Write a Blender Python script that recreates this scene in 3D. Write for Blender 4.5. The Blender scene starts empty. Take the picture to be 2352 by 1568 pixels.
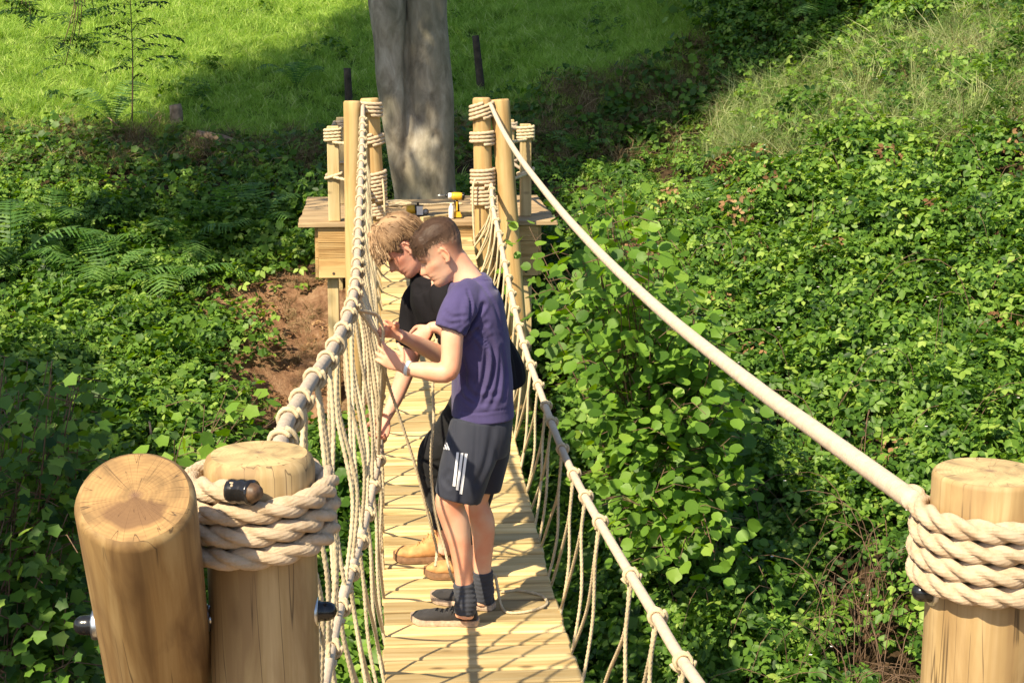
import bpy, bmesh, math, random
import numpy as np
from mathutils import Vector, Matrix, Quaternion, noise
from mathutils.bvhtree import BVHTree

sc = bpy.context.scene
C = sc.collection
rnd = random.Random(7)
rng = np.random.default_rng(11)
R = math.radians

# ------------------------------------------------------------------ camera
PITCH, YAW = 11.4, 4.46
cam_d = bpy.data.cameras.new('camera')
cam_d.sensor_width = 36.0
cam_d.lens = 3760 / 2352 * 36
cam_d.clip_start, cam_d.clip_end = 0.05, 400
cam = bpy.data.objects.new('camera', cam_d)
C.objects.link(cam)
CAM = Vector((-0.349, 0, 1.75))
cam.location = CAM
cam.rotation_euler = (R(90 - PITCH), 0, R(-YAW))
sc.camera = cam

# ------------------------------------------------------------------ sky, sun, exposure
SUN_EL = 47.0
SUN_H = Vector((-0.66, -0.75, 0)).normalized()          # horizontal direction towards the sun
TO_SUN = Vector((SUN_H.x * math.cos(R(SUN_EL)), SUN_H.y * math.cos(R(SUN_EL)), math.sin(R(SUN_EL))))
world = bpy.data.worlds.new('World')
sc.world = world
world.use_nodes = True
nt = world.node_tree
nt.nodes.clear()
sky = nt.nodes.new('ShaderNodeTexSky')
sky.sky_type = 'NISHITA'
sky.sun_disc = False
sky.sun_elevation = R(SUN_EL)
sky.sun_rotation = math.atan2(SUN_H.x, SUN_H.y)
bg = nt.nodes.new('ShaderNodeBackground')
bg.inputs['Strength'].default_value = 0.105
wo = nt.nodes.new('ShaderNodeOutputWorld')
nt.links.new(sky.outputs[0], bg.inputs[0])
nt.links.new(bg.outputs[0], wo.inputs[0])
sd = bpy.data.lights.new('sun', 'SUN')
sd.energy = 5.0
sd.angle = R(0.7)
sd.color = (1.0, 0.86, 0.62)
sun = bpy.data.objects.new('sun', sd)
C.objects.link(sun)
sun.rotation_euler = TO_SUN.to_track_quat('Z', 'Y').to_euler()
sun.location = (-6, -6, 12)
sc.view_settings.view_transform = 'Standard'
sc.view_settings.look = 'None'
sc.view_settings.exposure = 0.88
sc.view_settings.gamma = 1.0
sc.view_settings.use_curve_mapping = False
sc.cycles.max_bounces = 6
sc.cycles.diffuse_bounces = 3
sc.cycles.transmission_bounces = 3
sc.cycles.transparent_max_bounces = 4
sc.cycles.caustics_reflective = False
sc.cycles.caustics_refractive = False

# measured positions: a point of the photograph (2352 px wide) set down at its real distance
_f = Vector((math.sin(R(YAW)), math.cos(R(YAW)), 0))
_r = Vector((math.cos(R(YAW)), -math.sin(R(YAW)), 0))
_fw = _f * math.cos(R(PITCH)) - Vector((0, 0, math.sin(R(PITCH))))
_up = _f * math.sin(R(PITCH)) + Vector((0, 0, math.cos(R(PITCH))))
def at(x, y, Y=None, X=None, Z=None):
    d = _fw + _r * ((x - 1176) / 3760) - _up * ((y - 784) / 3760)
    k, v = (1, Y) if Y is not None else ((0, X) if X is not None else (2, Z))
    return CAM + d * ((v - CAM[k]) / d[k])
def project(p):
    v = Vector(p) - CAM
    z = v.dot(_fw)
    return 1176 + 3760 * v.dot(_r) / z, 784 - 3760 * v.dot(_up) / z, z

# ------------------------------------------------------------------ tagging
def tag(o, label=None, cat=None, group=None, kind=None):
    if label: o['label'] = label
    if cat: o['category'] = cat
    if group: o['group'] = group
    if kind: o['kind'] = kind
    return o
def empty(name, loc, label, cat, group=None):
    o = bpy.data.objects.new(name, None)
    o.empty_display_size = 0.1
    C.objects.link(o)
    o.location = loc
    return tag(o, label, cat, group)
def link(name, me, mat=None, parent=None, smooth=True):
    """link a mesh given in world coordinates (parents sit unrotated)"""
    o = bpy.data.objects.new(name, me)
    C.objects.link(o)
    if mat is not None and len(me.materials) == 0:
        for m in (mat if isinstance(mat, (list, tuple)) else [mat]): me.materials.append(m)
    if smooth and len(me.polygons): me.polygons.foreach_set('use_smooth', [True] * len(me.polygons))
    if parent is not None:
        o.parent = parent
        o.location = -Vector(parent.location)
    return o

# ------------------------------------------------------------------ mesh helpers
def mesh_np(name, V, F):
    """V (n,3); F (m,k) one k for all"""
    V = np.asarray(V, dtype=np.float32); F = np.asarray(F, dtype=np.int32)
    me = bpy.data.meshes.new(name)
    k = F.shape[1]
    me.vertices.add(len(V)); me.vertices.foreach_set('co', V.ravel())
    me.loops.add(F.size); me.loops.foreach_set('vertex_index', F.ravel())
    me.polygons.add(len(F))
    me.polygons.foreach_set('loop_start', np.arange(0, F.size, k, dtype=np.int32))
    me.polygons.foreach_set('loop_total', np.full(len(F), k, dtype=np.int32))
    me.update(calc_edges=True)
    return me
def add_attr(me, name, vals):
    a = me.attributes.new(name, 'FLOAT', 'POINT')
    a.data.foreach_set('value', np.asarray(vals, dtype=np.float32))
def smooth_path(pts, step):
    """Catmull-Rom through pts (rows may carry extra columns), resampled about every step metres"""
    P = np.asarray(pts, dtype=float)
    if len(P) == 2: 
        n = max(2, int(np.linalg.norm(P[1, :3] - P[0, :3]) / step) + 1)
        return P[0] + (P[1] - P[0]) * np.linspace(0, 1, n)[:, None]
    Q = np.vstack([2 * P[0] - P[1], P, 2 * P[-1] - P[-2]])
    out = []
    for i in range(1, len(Q) - 2):
        n = max(1, int(np.linalg.norm(Q[i + 1, :3] - Q[i, :3]) / step))
        for j in range(n):
            t = j / n
            out.append(0.5 * ((2 * Q[i]) + (-Q[i - 1] + Q[i + 1]) * t + (2 * Q[i - 1] - 5 * Q[i] + 4 * Q[i + 1] - Q[i + 2]) * t * t
                              + (-Q[i - 1] + 3 * Q[i] - 3 * Q[i + 1] + Q[i + 2]) * t ** 3))
    out.append(P[-1])
    return np.array(out)
def frames(P):
    T = np.gradient(P, axis=0)
    T /= np.maximum(np.linalg.norm(T, axis=1), 1e-9)[:, None]
    a = np.array([0, 0, 1.0]) if abs(T[0][2]) < 0.9 else np.array([1.0, 0, 0])
    n = np.cross(T[0], a); n /= np.linalg.norm(n)
    N = [n]
    for i in range(1, len(P)):
        n = N[-1] - T[i] * np.dot(N[-1], T[i])
        n /= max(np.linalg.norm(n), 1e-9)
        N.append(n)
    N = np.array(N)
    return T, N, np.cross(T, N)
class Geo:
    """collects quads/triangles of one object"""
    def __init__(s): s.V = []; s.F = []; s.n = 0; s.A = []
    def add(s, V, F, a=0.0):
        V = np.asarray(V, dtype=float)
        s.V.append(V); s.F += [tuple(int(i) + s.n for i in f) for f in F]
        s.A.append(np.full(len(V), a)); s.n += len(V)
    def mesh(s, name, attr=None):
        me = bpy.data.meshes.new(name)
        me.from_pydata(np.vstack(s.V).tolist(), [], s.F)
        if attr: add_attr(me, attr, np.concatenate(s.A))
        return me
def ring_tube(P, rad, sides=8, caps=True):
    """rad: scalar, (n,) or (n,sides) radii"""
    P = np.asarray(P, dtype=float)
    n = len(P)
    T, N, B = frames(P)
    rad = np.asarray(rad, dtype=float)
    if rad.ndim == 0: rad = np.full(n, float(rad))
    if rad.ndim == 1: rad = np.repeat(rad[:, None], sides, axis=1)
    th = np.arange(sides) * 2 * np.pi / sides
    V = P[:, None, :] + rad[:, :, None] * (np.cos(th)[None, :, None] * N[:, None, :] + np.sin(th)[None, :, None] * B[:, None, :])
    V = V.reshape(-1, 3)
    i = np.arange(n - 1)[:, None] * sides; j = np.arange(sides)[None, :]; k = (j + 1) % sides
    F = np.stack([i + j, i + k, i + sides + k, i + sides + j], axis=-1).reshape(-1, 4)
    F = [tuple(f) for f in F]
    if caps:
        F.append(tuple(range(sides - 1, -1, -1)))
        F.append(tuple(range((n - 1) * sides, n * sides)))
    return V, F
def twist_rad(P, r, pitch, sides, hand=1, phase=0.0, depth=0.72):
    d = np.concatenate([[0], np.cumsum(np.linalg.norm(np.diff(P, axis=0), axis=1))])
    th = np.arange(sides) * 2 * np.pi / sides
    a = th[None, :] - hand * 2 * np.pi * d[:, None] / pitch + phase
    a = (a + np.pi / 3) % (2 * np.pi / 3) - np.pi / 3
    q = 1 - depth + depth * np.cos(a)
    if sides > 40: q = q + .030 * np.sin(18 * th[None, :] + hand * 2 * np.pi * d[:, None] / (pitch * .62)) + .015 * np.sin(7 * th[None, :] + d[:, None] * 900)
    return r * q * 1.02
def rope(geo, pts, r, pitch=None, sides=12, step=None, hand=1, twist=True, a=0.0, depth=.78):
    pitch = pitch or r * 7.6
    step = step or pitch / 14
    P = smooth_path(pts, step)
    V, F = ring_tube(P, twist_rad(P, r, pitch, sides, hand, rnd.random() * 6, depth) if twist else r, sides)
    geo.add(V, F, a)
    return P
def box_mesh(name, sx, sy, sz, bev=0.0):
    bm = bmesh.new()
    bmesh.ops.create_cube(bm, size=1.0)
    for v in bm.verts: v.co = Vector((v.co.x * sx, v.co.y * sy, v.co.z * sz))
    if bev: bmesh.ops.bevel(bm, geom=list(bm.edges), offset=bev, segments=1, affect='EDGES')
    me = bpy.data.meshes.new(name)
    bm.to_mesh(me); bm.free()
    return me
def place(name, me, loc, rot=(0, 0, 0), parent=None, mat=None, smooth=False):
    o = bpy.data.objects.new(name, me)
    C.objects.link(o)
    if mat is not None and len(me.materials) == 0: me.materials.append(mat)
    o.rotation_euler = rot
    o.location = Vector(loc) - (Vector(parent.location) if parent else Vector((0, 0, 0)))
    if parent: o.parent = parent
    if smooth: me.polygons.foreach_set('use_smooth', [True] * len(me.polygons))
    return o

# ------------------------------------------------------------------ materials
def new_mat(name):
    m = bpy.data.materials.new(name); m.use_nodes = True
    t = m.node_tree; t.nodes.clear()
    out = t.nodes.new('ShaderNodeOutputMaterial')
    p = t.nodes.new('ShaderNodeBsdfPrincipled')
    t.links.new(p.outputs[0], out.inputs[0])
    return m, t, p, out
def N(t, kind, **kw):
    n = t.nodes.new(kind)
    for k, v in kw.items():
        if k in n.inputs.keys(): n.inputs[k].default_value = v
        else: setattr(n, k, v)
    return n
def ramp(t, fac, stops):
    r = t.nodes.new('ShaderNodeValToRGB')
    el = r.color_ramp.elements
    while len(el) < len(stops): el.new(0.5)
    for e, (p, c) in zip(el, stops): e.position = p; e.color = (*c, 1)
    t.links.new(fac, r.inputs[0])
    return r.outputs[0]
def coords(t, scale=(1, 1, 1), jitter=True):
    tc = N(t, 'ShaderNodeTexCoord')
    mp = N(t, 'ShaderNodeMapping'); mp.inputs['Scale'].default_value = scale
    if jitter:
        oi = N(t, 'ShaderNodeObjectInfo')
        ad = N(t, 'ShaderNodeVectorMath', operation='MULTIPLY_ADD')
        ad.inputs[1].default_value = (1, 1, 1)
        sc_ = N(t, 'ShaderNodeMath', operation='MULTIPLY'); sc_.inputs[1].default_value = 37.0
        t.links.new(oi.outputs['Random'], sc_.inputs[0])
        t.links.new(tc.outputs['Object'], ad.inputs[0]); t.links.new(sc_.outputs[0], ad.inputs[2])
        t.links.new(ad.outputs[0], mp.inputs['Vector'])
    else: t.links.new(tc.outputs['Object'], mp.inputs['Vector'])
    return mp.outputs[0]
def mixc(t, fac, a, b, mode='MIX'):
    m = t.nodes.new('ShaderNodeMix'); m.data_type = 'RGBA'; m.blend_type = mode
    if isinstance(fac, (int, float)): m.inputs[0].default_value = fac
    else: t.links.new(fac, m.inputs[0])
    for i, v in ((6, a), (7, b)):
        if isinstance(v, tuple): m.inputs[i].default_value = (*v, 1)
        else: t.links.new(v, m.inputs[i])
    return m.outputs[2]
def bump(t, p, h, strength, dist=0.01):
    b = N(t, 'ShaderNodeBump'); b.inputs['Strength'].default_value = strength; b.inputs['Distance'].default_value = dist
    t.links.new(h, b.inputs['Height']); t.links.new(b.outputs[0], p.inputs['Normal'])

def wood(name, cols, grain=(1.5, 22, 22), knots=0.5, rough=0.7, var=0.25, knotscale=(3, 7, 7)):
    """cols: dark, mid, light; grain runs along the axis with the small scale"""
    m, t, p, o = new_mat(name)
    v = coords(t, grain)
    n = N(t, 'ShaderNodeTexNoise', Scale=1.0, Detail=6.0, Roughness=0.62, Distortion=0.6); t.links.new(v, n.inputs['Vector'])
    base = ramp(t, n.outputs[0], [(0.30, cols[0]), (0.48, cols[1]), (0.66, cols[2])])
    v2 = coords(t, knotscale)
    vo = N(t, 'ShaderNodeTexVoronoi', Scale=1.0, Randomness=1.0); t.links.new(v2, vo.inputs['Vector'])
    kf = N(t, 'ShaderNodeMapRange'); kf.inputs[1].default_value = 0.05; kf.inputs[2].default_value = 0.13; kf.inputs[3].default_value = knots; kf.inputs[4].default_value = 0.0
    t.links.new(vo.outputs['Distance'], kf.inputs[0])
    base = mixc(t, kf.outputs[0], base, tuple(c * 0.35 for c in cols[0]))
    oi = N(t, 'ShaderNodeObjectInfo')
    br = N(t, 'ShaderNodeMapRange'); br.inputs[3].default_value = 1 - var; br.inputs[4].default_value = 1 + var * 0.3
    t.links.new(oi.outputs['Random'], br.inputs[0])
    hs = N(t, 'ShaderNodeHueSaturation'); t.links.new(br.outputs[0], hs.inputs['Value']); t.links.new(base, hs.inputs['Color'])
    big = N(t, 'ShaderNodeTexNoise', Scale=2.3, Detail=3.0); t.links.new(coords(t), big.inputs['Vector'])
    sh = N(t, 'ShaderNodeMapRange'); sh.inputs[1].default_value = 0.3; sh.inputs[2].default_value = 0.7; sh.inputs[3].default_value = 0.82; sh.inputs[4].default_value = 1.08
    t.links.new(big.outputs[0], sh.inputs[0])
    vm = N(t, 'ShaderNodeVectorMath', operation='SCALE'); t.links.new(hs.outputs[0], vm.inputs[0]); t.links.new(sh.outputs[0], vm.inputs['Scale'])
    t.links.new(vm.outputs[0], p.inputs['Base Color'])
    p.inputs['Roughness'].default_value = rough
    bump(t, p, n.outputs[0], 0.35, 0.004)
    return m
M = {}
M['plank'] = wood('pine_plank', [(0.46, 0.29, 0.10), (0.68, 0.49, 0.215), (0.78, 0.60, 0.31)], (1.6, 26, 26), 0.85, 0.72, 0.5)
M['board'] = wood('pine_board', [(0.36, 0.20, 0.07), (0.55, 0.35, 0.14), (0.64, 0.44, 0.20)], (1.5, 24, 24), 0.7, 0.75, 0.2)
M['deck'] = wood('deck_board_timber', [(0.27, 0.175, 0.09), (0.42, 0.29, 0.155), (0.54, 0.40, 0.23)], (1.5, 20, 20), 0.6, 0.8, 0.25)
M['squared'] = wood('squared_post_timber', [(0.40, 0.28, 0.12), (0.54, 0.41, 0.20), (0.62, 0.49, 0.27)], (22, 22, 1.5), 0.5, 0.72, 0.15)
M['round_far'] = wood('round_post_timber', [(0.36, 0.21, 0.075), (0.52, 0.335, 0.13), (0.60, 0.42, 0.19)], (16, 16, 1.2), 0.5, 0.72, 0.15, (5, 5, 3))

def log_material(name, c0, c1, c2, stain):
    m, t, p, o = new_mat(name)
    v = coords(t, (26, 26, 1.6))
    n = N(t, 'ShaderNodeTexNoise', Scale=1.0, Detail=7.0, Roughness=0.6, Distortion=0.8); t.links.new(v, n.inputs['Vector'])
    base = ramp(t, n.outputs[0], [(0.36, c0), (0.5, c1), (0.64, c2)])
    v2 = coords(t, (9, 9, 2.2))
    n2 = N(t, 'ShaderNodeTexNoise', Scale=1.0, Detail=4.0, Roughness=0.55, Distortion=1.4); t.links.new(v2, n2.inputs['Vector'])
    f2 = N(t, 'ShaderNodeMapRange'); f2.inputs[1].default_value = 0.44; f2.inputs[2].default_value = 0.66; f2.inputs[3].default_value = 0.0; f2.inputs[4].default_value = 0.85
    t.links.new(n2.outputs[0], f2.inputs[0])
    base = mixc(t, f2.outputs[0], base, stain)
    # drying checks: thin dark lines along the grain
    v3 = coords(t, (38, 38, 1.1))
    w = N(t, 'ShaderNodeTexNoise', Scale=1.0, Detail=2.0, Roughness=0.4); t.links.new(v3, w.inputs['Vector'])
    a = N(t, 'ShaderNodeMath', operation='SUBTRACT'); a.inputs[1].default_value = 0.5; t.links.new(w.outputs[0], a.inputs[0])
    ab = N(t, 'ShaderNodeMath', operation='ABSOLUTE'); t.links.new(a.outputs[0], ab.inputs[0])
    cf = N(t, 'ShaderNodeMapRange'); cf.inputs[1].default_value = 0.0; cf.inputs[2].default_value = 0.014; cf.inputs[3].default_value = 0.8; cf.inputs[4].default_value = 0.0
    t.links.new(ab.outputs[0], cf.inputs[0])
    v4 = coords(t, (4, 4, 4))
    w2 = N(t, 'ShaderNodeTexNoise', Scale=1.6, Detail=2.0); t.links.new(v4, w2.inputs['Vector'])
    gate = N(t, 'ShaderNodeMapRange'); gate.inputs[1].default_value = 0.46; gate.inputs[2].default_value = 0.54; t.links.new(w2.outputs[0], gate.inputs[0])
    mu = N(t, 'ShaderNodeMath', operation='MULTIPLY'); t.links.new(cf.outputs[0], mu.inputs[0]); t.links.new(gate.outputs[0], mu.inputs[1])
    base = mixc(t, mu.outputs[0], base, (0.04, 0.022, 0.010))
    vk = N(t, 'ShaderNodeTexVoronoi', Scale=1.0, Randomness=1.0); t.links.new(coords(t, (11, 11, 5)), vk.inputs['Vector'])
    kk = N(t, 'ShaderNodeMapRange'); kk.inputs[1].default_value = 0.03; kk.inputs[2].default_value = 0.16; kk.inputs[3].default_value = 0.3; kk.inputs[4].default_value = 0.0; t.links.new(vk.outputs['Distance'], kk.inputs[0])
    base = mixc(t, kk.outputs[0], base, (0.10, 0.05, 0.02))
    t.links.new(base, p.inputs['Base Color'])
    p.inputs['Roughness'].default_value = 0.68
    bump(t, p, n.outputs[0], 0.25, 0.003)
    return m
M['log'] = log_material('treated_log', (0.19, 0.11, 0.04), (0.30, 0.185, 0.07), (0.39, 0.265, 0.115), (0.15, 0.08, 0.03))
M['log_pale'] = log_material('treated_log_pale', (0.29, 0.185, 0.08), (0.40, 0.275, 0.12), (0.50, 0.36, 0.18), (0.27, 0.17, 0.07))

def end_grain(name, col, dark, patch=0.8):
    """sawn log end; object origin on the log's axis, z along it"""
    m, t, p, o = new_mat(name)
    tc = N(t, 'ShaderNodeTexCoord')
    sx = N(t, 'ShaderNodeSeparateXYZ'); t.links.new(tc.outputs['Object'], sx.inputs[0])
    at2 = N(t, 'ShaderNodeMath', operation='ARCTAN2'); t.links.new(sx.outputs[1], at2.inputs[0]); t.links.new(sx.outputs[0], at2.inputs[1])
    ln = N(t, 'ShaderNodeVectorMath', operation='LENGTH'); t.links.new(tc.outputs['Object'], ln.inputs[0])
    # rings
    wob = N(t, 'ShaderNodeTexNoise', Scale=22.0, Detail=2.0); t.links.new(tc.outputs['Object'], wob.inputs['Vector'])
    ma = N(t, 'ShaderNodeMath', operation='MULTIPLY_ADD'); ma.inputs[1].default_value = 0.02; t.links.new(wob.outputs[0], ma.inputs[0]); t.links.new(ln.outputs['Value'], ma.inputs[2])
    sn = N(t, 'ShaderNodeMath', operation='SINE'); mm = N(t, 'ShaderNodeMath', operation='MULTIPLY'); mm.inputs[1].default_value = 1100.0
    t.links.new(ma.outputs[0], mm.inputs[0]); t.links.new(mm.outputs[0], sn.inputs[0])
    rg = N(t, 'ShaderNodeMapRange'); rg.inputs[1].default_value = -1; rg.inputs[2].default_value = 1; rg.inputs[3].default_value = 0.0; rg.inputs[4].default_value = 0.22
    t.links.new(sn.outputs[0], rg.inputs[0])
    pn = N(t, 'ShaderNodeTexNoise', Scale=17.0, Detail=5.0, Distortion=1.2); t.links.new(tc.outputs['Object'], pn.inputs['Vector'])
    base = ramp(t, pn.outputs[0], [(0.35, tuple(c * 0.62 for c in col)), (0.5, col), (0.68, tuple(min(1, c * 1.3) for c in col))])
    base = mixc(t, rg.outputs[0], base, dark)
    # radial cracks
    cb = N(t, 'ShaderNodeCombineXYZ'); m2 = N(t, 'ShaderNodeMath', operation='MULTIPLY'); m2.inputs[1].default_value = 4.5
    t.links.new(at2.outputs[0], m2.inputs[0]); t.links.new(m2.outputs[0], cb.inputs[0])
    m3 = N(t, 'ShaderNodeMath', operation='MULTIPLY'); m3.inputs[1].default_value = 5.0; t.links.new(ln.outputs['Value'], m3.inputs[0]); t.links.new(m3.outputs[0], cb.inputs[1])
    cn = N(t, 'ShaderNodeTexNoise', Scale=1.6, Detail=0.6, Roughness=0.5); t.links.new(cb.outputs[0], cn.inputs['Vector'])
    s5 = N(t, 'ShaderNodeMath', operation='SUBTRACT'); s5.inputs[1].default_value = 0.5; t.links.new(cn.outputs[0], s5.inputs[0])
    a5 = N(t, 'ShaderNodeMath', operation='ABSOLUTE'); t.links.new(s5.outputs[0], a5.inputs[0])
    c5 = N(t, 'ShaderNodeMapRange'); c5.inputs[1].default_value = 0.0; c5.inputs[2].default_value = 0.010; c5.inputs[3].default_value = 0.85; c5.inputs[4].default_value = 0.0
    t.links.new(a5.outputs[0], c5.inputs[0])
    base = mixc(t, c5.outputs[0], base, (0.05, 0.028, 0.012))
    # pith and a dark stained sector
    pc = N(t, 'ShaderNodeMapRange'); pc.inputs[1].default_value = 0.008; pc.inputs[2].default_value = 0.021; pc.inputs[3].default_value = 0.75; pc.inputs[4].default_value = 0.0
    t.links.new(ma.outputs[0], pc.inputs[0])
    base = mixc(t, pc.outputs[0], base, (0.13, 0.06, 0.05))
    if patch:
        wa = N(t, 'ShaderNodeMath', operation='MULTIPLY_ADD'); wa.inputs[1].default_value = 2.4; t.links.new(pn.outputs[0], wa.inputs[0]); t.links.new(at2.outputs[0], wa.inputs[2])
        g = N(t, 'ShaderNodeMapRange'); g.inputs[1].default_value = -1.75; g.inputs[2].default_value = -1.3; t.links.new(wa.outputs[0], g.inputs[0])
        h = N(t, 'ShaderNodeMapRange'); h.inputs[1].default_value = 0.85; h.inputs[2].default_value = 0.5; t.links.new(wa.outputs[0], h.inputs[0])
        k = N(t, 'ShaderNodeMapRange'); k.inputs[1].default_value = 0.058; k.inputs[2].default_value = 0.066; k.inputs[3].default_value = 1; k.inputs[4].default_value = 0; t.links.new(ma.outputs[0], k.inputs[0])
        q = N(t, 'ShaderNodeMath', operation='MULTIPLY'); t.links.new(g.outputs[0], q.inputs[0]); t.links.new(h.outputs[0], q.inputs[1])
        q2 = N(t, 'ShaderNodeMath', operation='MULTIPLY'); t.links.new(q.outputs[0], q2.inputs[0]); t.links.new(k.outputs[0], q2.inputs[1])
        q3 = N(t, 'ShaderNodeMath', operation='MULTIPLY'); q3.inputs[1].default_value = patch; t.links.new(q2.outputs[0], q3.inputs[0])
        base = mixc(t, q3.outputs[0], base, (0.14, 0.068, 0.028))
    t.links.new(base, p.inputs['Base Color'])
    p.inputs['Roughness'].default_value = 0.75
    inv = N(t, 'ShaderNodeMath', operation='MULTIPLY_ADD'); inv.inputs[1].default_value = -1.0; inv.inputs[2].default_value = 1.0; t.links.new(c5.outputs[0], inv.inputs[0])
    bump(t, p, inv.outputs[0], 0.5, 0.002)
    return m
M['end'] = end_grain('sawn_log_end', (0.34, 0.20, 0.075), (0.16, 0.085, 0.03))
M['end_pale'] = end_grain('sawn_log_end_pale', (0.50, 0.36, 0.17), (0.32, 0.21, 0.09), 0)

def rope_mat(name, c, dark, ridged=0.0, fuzz=900, ridge_dir=None):
    m, t, p, o = new_mat(name)
    v = coords(t, (1, 1, 1))
    n = N(t, 'ShaderNodeTexNoise', Scale=34.0, Detail=8.0, Roughness=0.75); t.links.new(v, n.inputs['Vector'])
    base = ramp(t, n.outputs[0], [(0.28, dark), (0.56, c)])
    t.links.new(base, p.inputs['Base Color'])
    p.inputs['Roughness'].default_value = 0.9
    n2 = N(t, 'ShaderNodeTexNoise', Scale=float(fuzz), Detail=2.0); t.links.new(v, n2.inputs['Vector'])
    if ridged:
        wv = N(t, 'ShaderNodeTexWave', wave_type='BANDS', bands_direction='Y', Scale=ridged, Distortion=0.4); t.links.new(v, wv.inputs['Vector'])
        ad = N(t, 'ShaderNodeMath', operation='MULTIPLY_ADD'); ad.inputs[1].default_value = 0.35; t.links.new(wv.outputs[1], ad.inputs[0]); t.links.new(n2.outputs[0], ad.inputs[2])
        bump(t, p, ad.outputs[0], 0.6, 0.003)
    else: bump(t, p, n2.outputs[0], 0.9, 0.003)
    return m
M['rope'] = rope_mat('manila_rope', (0.66, 0.51, 0.35), (0.46, 0.32, 0.18))
M['hand_rope'] = rope_mat('wrapped_hand_rope', (0.68, 0.55, 0.41), (0.56, 0.43, 0.30), 30)
M['net'] = rope_mat('net_rope', (0.72, 0.59, 0.38), (0.52, 0.40, 0.23))
M['hand_rope_left'] = rope_mat('weathered_hand_rope', (0.54, 0.44, 0.34), (0.44, 0.345, 0.25), 30)
M['rope_grey'] = rope_mat('weathered_rope', (0.42, 0.34, 0.25), (0.34, 0.27, 0.19), 30)

def plain(name, col, rough=0.5, metal=0.0, spec=0.5, noise_amt=0.0, nscale=40.0):
    m, t, p, o = new_mat(name)
    p.inputs['Roughness'].default_value = rough; p.inputs['Metallic'].default_value = metal
    p.inputs['Specular IOR Level'].default_value = spec
    if noise_amt:
        n = N(t, 'ShaderNodeTexNoise', Scale=nscale, Detail=4.0); t.links.new(coords(t), n.inputs['Vector'])
        t.links.new(ramp(t, n.outputs[0], [(0.3, tuple(c * (1 - noise_amt) for c in col)), (0.7, tuple(min(1, c * (1 + noise_amt)) for c in col))]), p.inputs['Base Color'])
    else: p.inputs['Base Color'].default_value = (*col, 1)
    return m
M['black_plastic'] = plain('black_plastic', (0.012, 0.012, 0.013), 0.22)
M['tape'] = plain('glossy_black_tape', (0.015, 0.014, 0.014), 0.18, noise_amt=0.3)
M['steel'] = plain('galvanised_steel', (0.55, 0.56, 0.57), 0.35, 1.0)
M['yellow'] = plain('yellow_plastic', (0.72, 0.42, 0.03), 0.4)
M['white_plastic'] = plain('white_plastic', (0.8, 0.78, 0.76), 0.35)
M['glass_dark'] = plain('grey_glass', (0.3, 0.3, 0.3), 0.1)

def leaf_mat(name, stops, trans=0.35, rough=0.5, spec=0.35):
    m, t, p, o = new_mat(name)
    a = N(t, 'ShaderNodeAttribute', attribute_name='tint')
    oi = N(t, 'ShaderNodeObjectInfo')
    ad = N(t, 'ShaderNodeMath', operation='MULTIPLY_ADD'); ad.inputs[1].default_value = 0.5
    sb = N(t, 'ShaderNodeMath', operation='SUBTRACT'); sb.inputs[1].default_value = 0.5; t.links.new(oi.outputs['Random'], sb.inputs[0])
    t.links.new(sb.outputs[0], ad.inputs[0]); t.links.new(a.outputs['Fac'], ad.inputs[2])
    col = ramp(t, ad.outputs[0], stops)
    t.links.new(col, p.inputs['Base Color'])
    p.inputs['Roughness'].default_value = rough
    p.inputs['Specular IOR Level'].default_value = spec
    tr = N(t, 'ShaderNodeBsdfTranslucent')
    hs = N(t, 'ShaderNodeHueSaturation', Saturation=1.15, Value=1.5); hs.inputs['Hue'].default_value = 0.488; t.links.new(col, hs.inputs['Color']); t.links.new(hs.outputs[0], tr.inputs[0])
    mx = N(t, 'ShaderNodeMixShader'); mx.inputs[0].default_value = trans
    t.links.new(p.outputs[0], mx.inputs[1]); t.links.new(tr.outputs[0], mx.inputs[2]); t.links.new(mx.outputs[0], o.inputs[0])
    return m
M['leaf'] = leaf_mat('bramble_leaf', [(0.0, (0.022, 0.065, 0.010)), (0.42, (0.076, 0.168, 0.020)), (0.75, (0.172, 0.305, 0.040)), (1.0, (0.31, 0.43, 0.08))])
M['hazel'] = leaf_mat('hazel_leaf', [(0.0, (0.06, 0.14, 0.016)), (0.5, (0.17, 0.32, 0.036)), (1.0, (0.32, 0.46, 0.07))], 0.42)
M['fern'] = leaf_mat('fern_leaf', [(0.0, (0.045, 0.12, 0.025)), (0.5, (0.10, 0.22, 0.045)), (1.0, (0.20, 0.34, 0.09))], 0.4)
M['dark_leaf'] = leaf_mat('ash_leaf', [(0.0, (0.015, 0.045, 0.01)), (0.5, (0.03, 0.08, 0.015)), (1.0, (0.06, 0.13, 0.025))], 0.25)
M['canopy'] = leaf_mat('beech_leaf', [(0.0, (0.03, 0.08, 0.012)), (1.0, (0.08, 0.17, 0.03))], 0.3)
M['grass'] = leaf_mat('meadow_grass', [(0.0, (0.12, 0.22, 0.035)), (0.4, (0.27, 0.43, 0.075)), (0.75, (0.43, 0.58, 0.13)), (1.0, (0.62, 0.66, 0.28))], 0.42, 0.6, 0.2)
M['seed'] = leaf_mat('seeding_grass', [(0.0, (0.12, 0.22, 0.05)), (0.5, (0.29, 0.38, 0.13)), (1.0, (0.55, 0.54, 0.30))], 0.25, 0.7, 0.2)
M['straw'] = leaf_mat('dry_grass', [(0.0, (0.09, 0.06, 0.028)), (0.5, (0.19, 0.135, 0.065)), (1.0, (0.42, 0.34, 0.19))], 0.15, 0.8, 0.1)
M['dead'] = leaf_mat('dead_leaf', [(0.0, (0.12, 0.06, 0.03)), (0.5, (0.26, 0.145, 0.07)), (1.0, (0.44, 0.29, 0.15))], 0.15, 0.8, 0.1)
M['twig'] = plain('twig_bark', (0.14, 0.085, 0.05), 0.85, noise_amt=0.4)
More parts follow.
